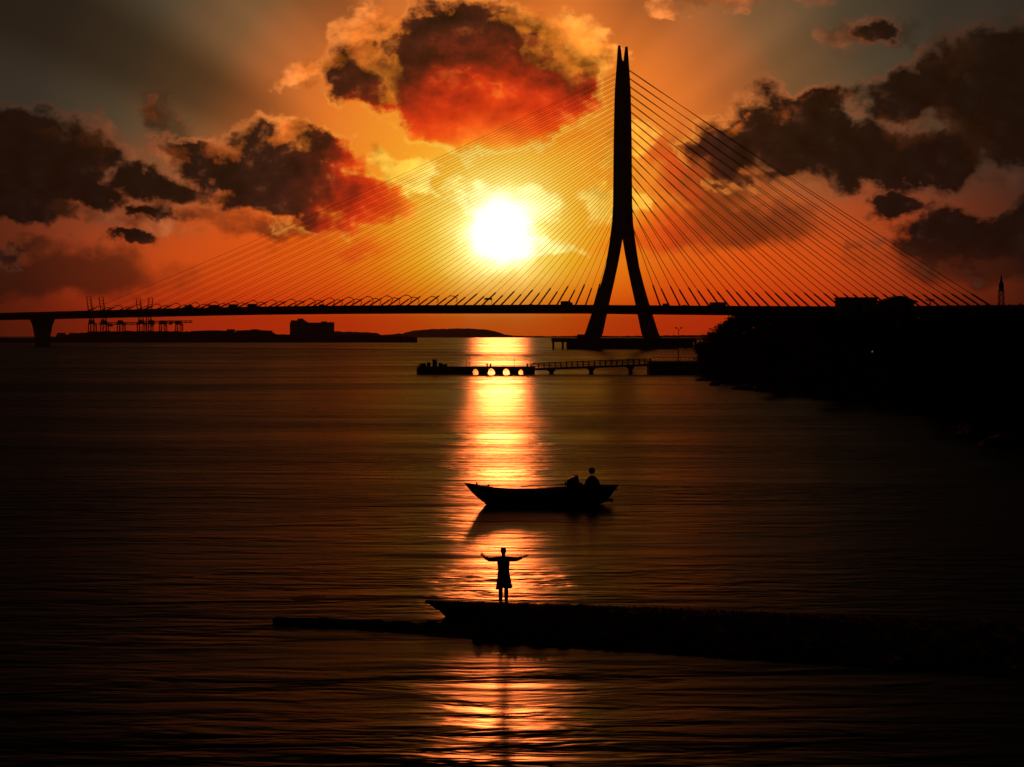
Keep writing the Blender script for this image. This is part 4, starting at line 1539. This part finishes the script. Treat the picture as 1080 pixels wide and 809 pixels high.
stone_on(299, 652.8, 15, 2.0, 31, 0.13, 'flat stone at the far left tip of the sunken ledge', group='stones on the sunken ledge')
stone_on(340, 653.5, 14, 2.6, 32, 0.13, 'low stone on the sunken ledge, second from its left tip', group='stones on the sunken ledge')
stone_on(397, 655.5, 15, 3.0, 33, 0.13, 'stone on the middle of the sunken ledge', group='stones on the sunken ledge')
stone_on(455, 657.6, 13, 2.6, 34, 0.13, 'stone on the sunken ledge nearest to the jetty', group='stones on the sunken ledge')
stone_on(325, 632.5, 56, 1.4, 41, -0.03, 'dark rock barely awash beyond the left end of the ledge', 'awash_rock')
# half-buried tyre on the jetty
c = JL(612, 638.4)
ty = thing('old_tyre', (c.x, c.y - 0.12, JZ - 0.14), 'half buried hoop on the rim of the jetty right of the standing figure', 'tyre')
k = c.y / FPX
R_ = 5.2 * k
mb = MB()
rings = []
for i in range(25):
    a = pi * i / 24 * 1.12 - 0.06 * pi
    cc = Vector((R_ * 1.05 * cos(a), 0, R_ * sin(a)))
    n_ = Vector((cos(a), 0, sin(a)))
    rings.append([cc + n_ * (0.045 * cos(2 * pi * q / 10)) + Vector((0, 0.09 * sin(2 * pi * q / 10), 0)) for q in range(10)])
mb.loft(rings).build('tread', M['rubber'], ty, smooth_=True)

# ------------------------------------------------------------------ the standing figure
def skin_mesh(name, nodes, edges, mat_, parent, levels=2, root=0):
    """nodes: list of (x, y, z, rx, ry); grows one continuous surface over the skeleton"""
    me = bpy.data.meshes.new(name)
    me.from_pydata([n[:3] for n in nodes], edges, [])
    o = bpy.data.objects.new(name, me)
    COL.objects.link(o)
    sk = o.modifiers.new('skin', 'SKIN')
    sk.branch_smoothing = 0.6
    for i, n in enumerate(nodes):
        me.skin_vertices[0].data[i].radius = (n[3], n[4])
        me.skin_vertices[0].data[i].use_root = (i == root)
    sb = o.modifiers.new('subsurf', 'SUBSURF')
    sb.levels = sb.render_levels = levels
    bpy.context.view_layer.update()
    dg = bpy.context.evaluated_depsgraph_get()
    new = bpy.data.meshes.new_from_object(o.evaluated_get(dg))
    bpy.data.objects.remove(o)
    new.name = name
    new.materials.clear()
    new.materials.append(mat_)
    for p in new.polygons:
        p.use_smooth = True
    r_ = bpy.data.objects.new(name, new)
    COL.objects.link(r_)
    r_.parent = parent
    return r_


pf = JL(531.0, 636.3)
person = thing('person', (pf.x, pf.y - 0.06, JZ + 0.02), 'person in a knee length coat standing on the jetty with both arms stretched out wide', 'person')
UK = pf.y / FPX                                     # metres per pixel here
# the figure looks out to the sunset: +y is its front
nodes, edges = [], []


def nd(x, y, z, rx, ry=None):
    nodes.append((x, y, z, rx, ry if ry else rx))
    return len(nodes) - 1


def chain(*idx):
    for a, b in zip(idx, idx[1:]):
        edges.append((a, b))


pel = nd(0, 0, 0.90, 0.145, 0.105)
wst = nd(0, 0.01, 1.08, 0.125, 0.095)
chs = nd(0, 0.0, 1.28, 0.150, 0.105)
shl = nd(0, -0.01, 1.40, 0.11, 0.085)
nk = nd(0, 0.0, 1.475, 0.052, 0.052)
hd0 = nd(0, 0.015, 1.545, 0.066, 0.078)
hd1 = nd(0, 0.02, 1.625, 0.074, 0.092)
hd2 = nd(0, 0.01, 1.685, 0.052, 0.066)
chain(pel, wst, chs, shl, nk, hd0, hd1, hd2)


def arm(sx, pts, hand_dir, up):
    """pts: shoulder, elbow, wrist; then a palm with five fingers"""
    s0 = nd(pts[0][0], pts[0][1], pts[0][2], 0.060)
    s1 = nd(*pts[1], 0.042)
    m_ = [(a + b) / 2 for a, b in zip(pts[1], pts[2])]
    s15 = nd(m_[0], m_[1], m_[2], 0.038)
    s2 = nd(*pts[2], 0.032, 0.029)
    d = Vector(hand_dir).normalized()
    u = Vector(up).normalized()
    w = Vector(pts[2])
    pm = w + d * 0.055
    p_ = nd(*pm, 0.044, 0.030)
    pe = w + d * 0.092
    p2 = nd(*pe, 0.044, 0.026)
    chain(shl, s0, s1, s15, s2, p_, p2)
    side = d.cross(u).normalized()
    return w, d, u, side


hands = []
hands.append(arm(-1, [(-0.20, 0.0, 1.40), (-0.43, 0.03, 1.368), (-0.61, 0.06, 1.425)], (-0.52, 0.05, 0.80), (0, 1, 0.1)))
hands.append(arm(1, [(0.20, 0.0, 1.40), (0.43, 0.03, 1.375), (0.64, 0.05, 1.44)], (0.94, 0.05, 0.30), (0, 0.3, 0.95)))
for sx in (-1, 1):
    h = nd(sx * 0.085, 0, 0.84, 0.092)
    k_ = nd(sx * 0.085, 0.02, 0.47, 0.058)
    cf = nd(sx * 0.088, -0.01, 0.32, 0.056)
    an = nd(sx * 0.088, -0.01, 0.085, 0.036)
    hl_ = nd(sx * 0.088, -0.02, 0.045, 0.038, 0.036)
    bl = nd(sx * 0.096, 0.12, 0.035, 0.040, 0.026)
    to_ = nd(sx * 0.10, 0.19, 0.028, 0.034, 0.018)
    chain(pel, h, k_, cf, an, hl_, bl, to_)
body = skin_mesh('body', nodes, edges, M['skin'], person, 2, pel)
# fingers: separate bent chains rooted inside the palm
fm = MB()
for (w, d, u, side) in hands:
    for q, (off, ln_, spread) in enumerate(((-0.033, 0.078, -0.26), (-0.011, 0.092, -0.08), (0.011, 0.088, 0.08), (0.032, 0.070, 0.26))):
        b0 = w + d * 0.078 + side * off
        dd = (d + side * spread).normalized()
        fm.tube([b0, b0 + dd * (ln_ * 0.5), b0 + dd * (ln_ * 0.82) + u * 0.006, b0 + dd * ln_ + u * 0.014], [0.0125, 0.012, 0.011, 0.008], 7)
    b0 = w + d * 0.03 - side * 0.028
    dd = (d * 0.7 - side * 0.75).normalized()
    fm.tube([b0 + side * 0.012, b0 + dd * 0.03, b0 + dd * 0.056 + d * 0.004], [0.015, 0.013, 0.009], 7)
fm.build('fingers', M['skin'], body, smooth_=True)
# face: nose, ears, brow, eyes and mouth
fc = MB()
hx, hy, hz = 0, 0.02, 1.60
fc.loft([[Vector((0.004 * cos(a), hy + 0.088, hz + 0.02 + 0.004 * sin(a))) for a in (0, 2.1, 4.2)], [Vector((0.016 * cos(a), hy + 0.094 + 0.012, hz - 0.022 + 0.008 * sin(a))) for a in (0, 2.1, 4.2)], [Vector((0.012 * cos(a), hy + 0.085, hz - 0.032 + 0.004 * sin(a))) for a in (0, 2.1, 4.2)]])
for sx in (-1, 1):
    fc.loft([[Vector((sx * (0.076 + t_), hy + 0.0 + 0.018 * r_ * cos(2 * pi * k / 10), hz + 0.033 * r_ * sin(2 * pi * k / 10))) for k in range(10)] for t_, r_ in ((-0.012, 0.7), (0.004, 1.0), (0.010, 0.6))])
fc.build('face', M['skin'], body, smooth_=True)
ey = MB()
for sx in (-1, 1):
    blob(ey, (sx * 0.030, hy + 0.080, hz + 0.012), (0.012, 0.010, 0.008), 1, 1, 0.0)
blob(ey, (0, hy + 0.080, hz - 0.058), (0.022, 0.008, 0.005), 1, 1, 0.0)
ey.build('eyes_and_mouth', M['leather'], body)
hr = MB()
rings = []
for r1, r2, z, yo in ((0.070, 0.060, 1.555, -0.028), (0.086, 0.086, 1.60, -0.012), (0.090, 0.100, 1.65, -0.002), (0.078, 0.092, 1.695, 0.004), (0.045, 0.055, 1.722, 0.005), (0.012, 0.012, 1.732, 0.0)):
    rings.append([Vector((r1 * cos(2 * pi * k / 16) * (1 + 0.04 * sin(5 * k)), yo + r2 * sin(2 * pi * k / 16) * (0.86 if sin(2 * pi * k / 16) > 0 and z < 1.66 else 1.0), z + 0.006 * sin(k * 2.7))) for k in range(16)])
hr.loft(rings)
for k in range(26):
    a = RNG.uniform(0, 6.28)
    hr.tube([(0.05 * cos(a), 0.05 * sin(a), 1.70), (0.062 * cos(a) + RNG.uniform(-.02, .02), 0.062 * sin(a), 1.735 + RNG.uniform(0, 0.02))], [0.012, 0.003], 4)
hr.build('hair', M['hair'], body, smooth_=True)
# coat: body of the garment and two sleeves, flared at the hem
ct = MB()
rings = []
N = 28
for hw, hd_, z, fl in ((0.060, 0.058, 1.475, 0), (0.095, 0.085, 1.445, 0), (0.175, 0.115, 1.415, 0), (0.205, 0.130, 1.37, 0), (0.200, 0.140, 1.28, 0.0), (0.182, 0.132, 1.15, 0.01), (0.172, 0.128, 1.05, 0.02),
                       (0.186, 0.140, 0.94, 0.04), (0.204, 0.155, 0.82, 0.06), (0.222, 0.165, 0.70, 0.08), (0.240, 0.178, 0.58, 0.10), (0.262, 0.19, 0.465, 0.12)):
    ring = []
    for k in range(N):
        a = 2 * pi * k / N
        f = 1 + fl * 0.5 * sin(a * 7 + 0.8) + fl * 0.5 * sin(a * 3 + 2.4) + fl * 0.3 * cos(a)
        ring.append(Vector((hw * f * cos(a) * (1 + 0.012 * sin(z * 60 + k)), hd_ * f * sin(a), z + (0.022 * sin(a * 4 + 1) + 0.02 * cos(a) if z < 0.5 else 0))))
    rings.append(ring)
ct.loft(rings, caps=False)
ct.tube([(-0.12, 0, 1.385), (-0.24, 0.01, 1.37), (-0.36, 0.02, 1.352), (-0.46, 0.03, 1.36), (-0.57, 0.05, 1.41)], [0.080, 0.080, 0.070, 0.062, 0.054], 12)
ct.tube([(0.12, 0, 1.385), (0.24, 0.01, 1.37), (0.36, 0.02, 1.365), (0.46, 0.03, 1.375), (0.58, 0.05, 1.418)], [0.080, 0.080, 0.068, 0.060, 0.050], 12)
coat = ct.build('coat', M['coat'], person, smooth_=True)
bl_ = MB()
rings = [[Vector(((0.182 + e) * cos(2 * pi * k / 24), (0.136 + e) * sin(2 * pi * k / 24), z)) for k in range(24)] for e, z in ((0.0, 1.035), (0.006, 1.04), (0.006, 1.075), (0.0, 1.08))]
bl_.loft(rings, caps=False).build('belt', M['leather'], coat)
tn = MB()
for sx in (-1, 1):
    tn.tube([(sx * 0.085, 0.0, 0.80), (sx * 0.086, 0.02, 0.48), (sx * 0.088, 0.0, 0.30), (sx * 0.089, -0.005, 0.14), (sx * 0.089, 0.0, 0.075)], [0.098, 0.070, 0.068, 0.062, 0.060], 14)
tn.build('trousers', M['trousers'], person, smooth_=True)
for sx in (-1, 1):
    sh = MB()
    pr = [(-0.085, 0.038, 0.070), (-0.06, 0.045, 0.085), (0.0, 0.045, 0.088), (0.08, 0.05, 0.062), (0.15, 0.05, 0.048), (0.205, 0.038, 0.036), (0.225, 0.018, 0.022)]
    sh.loft([[Vector((sx * (0.090 + 0.03 * max(y, 0)) + w_ * cx_, y, h_ * cz_)) for cx_, cz_ in ((-1, 0.0), (1, 0.0), (1, 0.35), (0.7, 0.85), (0.0, 1.0), (-0.7, 0.85), (-1, 0.35))] for y, w_, h_ in pr])
    sh.build('shoe', M['leather'], person, smooth_=False)

# ------------------------------------------------------------------ air
HAZE = 3.2e-5
if HAZE > 0:
    hm = bpy.data.materials.new('haze')
    hm.use_nodes = True
    nt = hm.node_tree
    nt.nodes.clear()
    out = nt.nodes.new('ShaderNodeOutputMaterial')
    pv = nt.nodes.new('ShaderNodeVolumePrincipled')
    pv.inputs['Color'].default_value = (0.80, 0.74, 0.68, 1)
    pv.inputs['Density'].default_value = HAZE
    pv.inputs['Anisotropy'].default_value = 0.35
    nt.links.new(pv.outputs[0], out.inputs['Volume'])
    hz_ = MB().box((0, 0, 120.0), (53000, 53000, 246.0)).build('haze', hm)
    tag(hz_, kind='stuff')
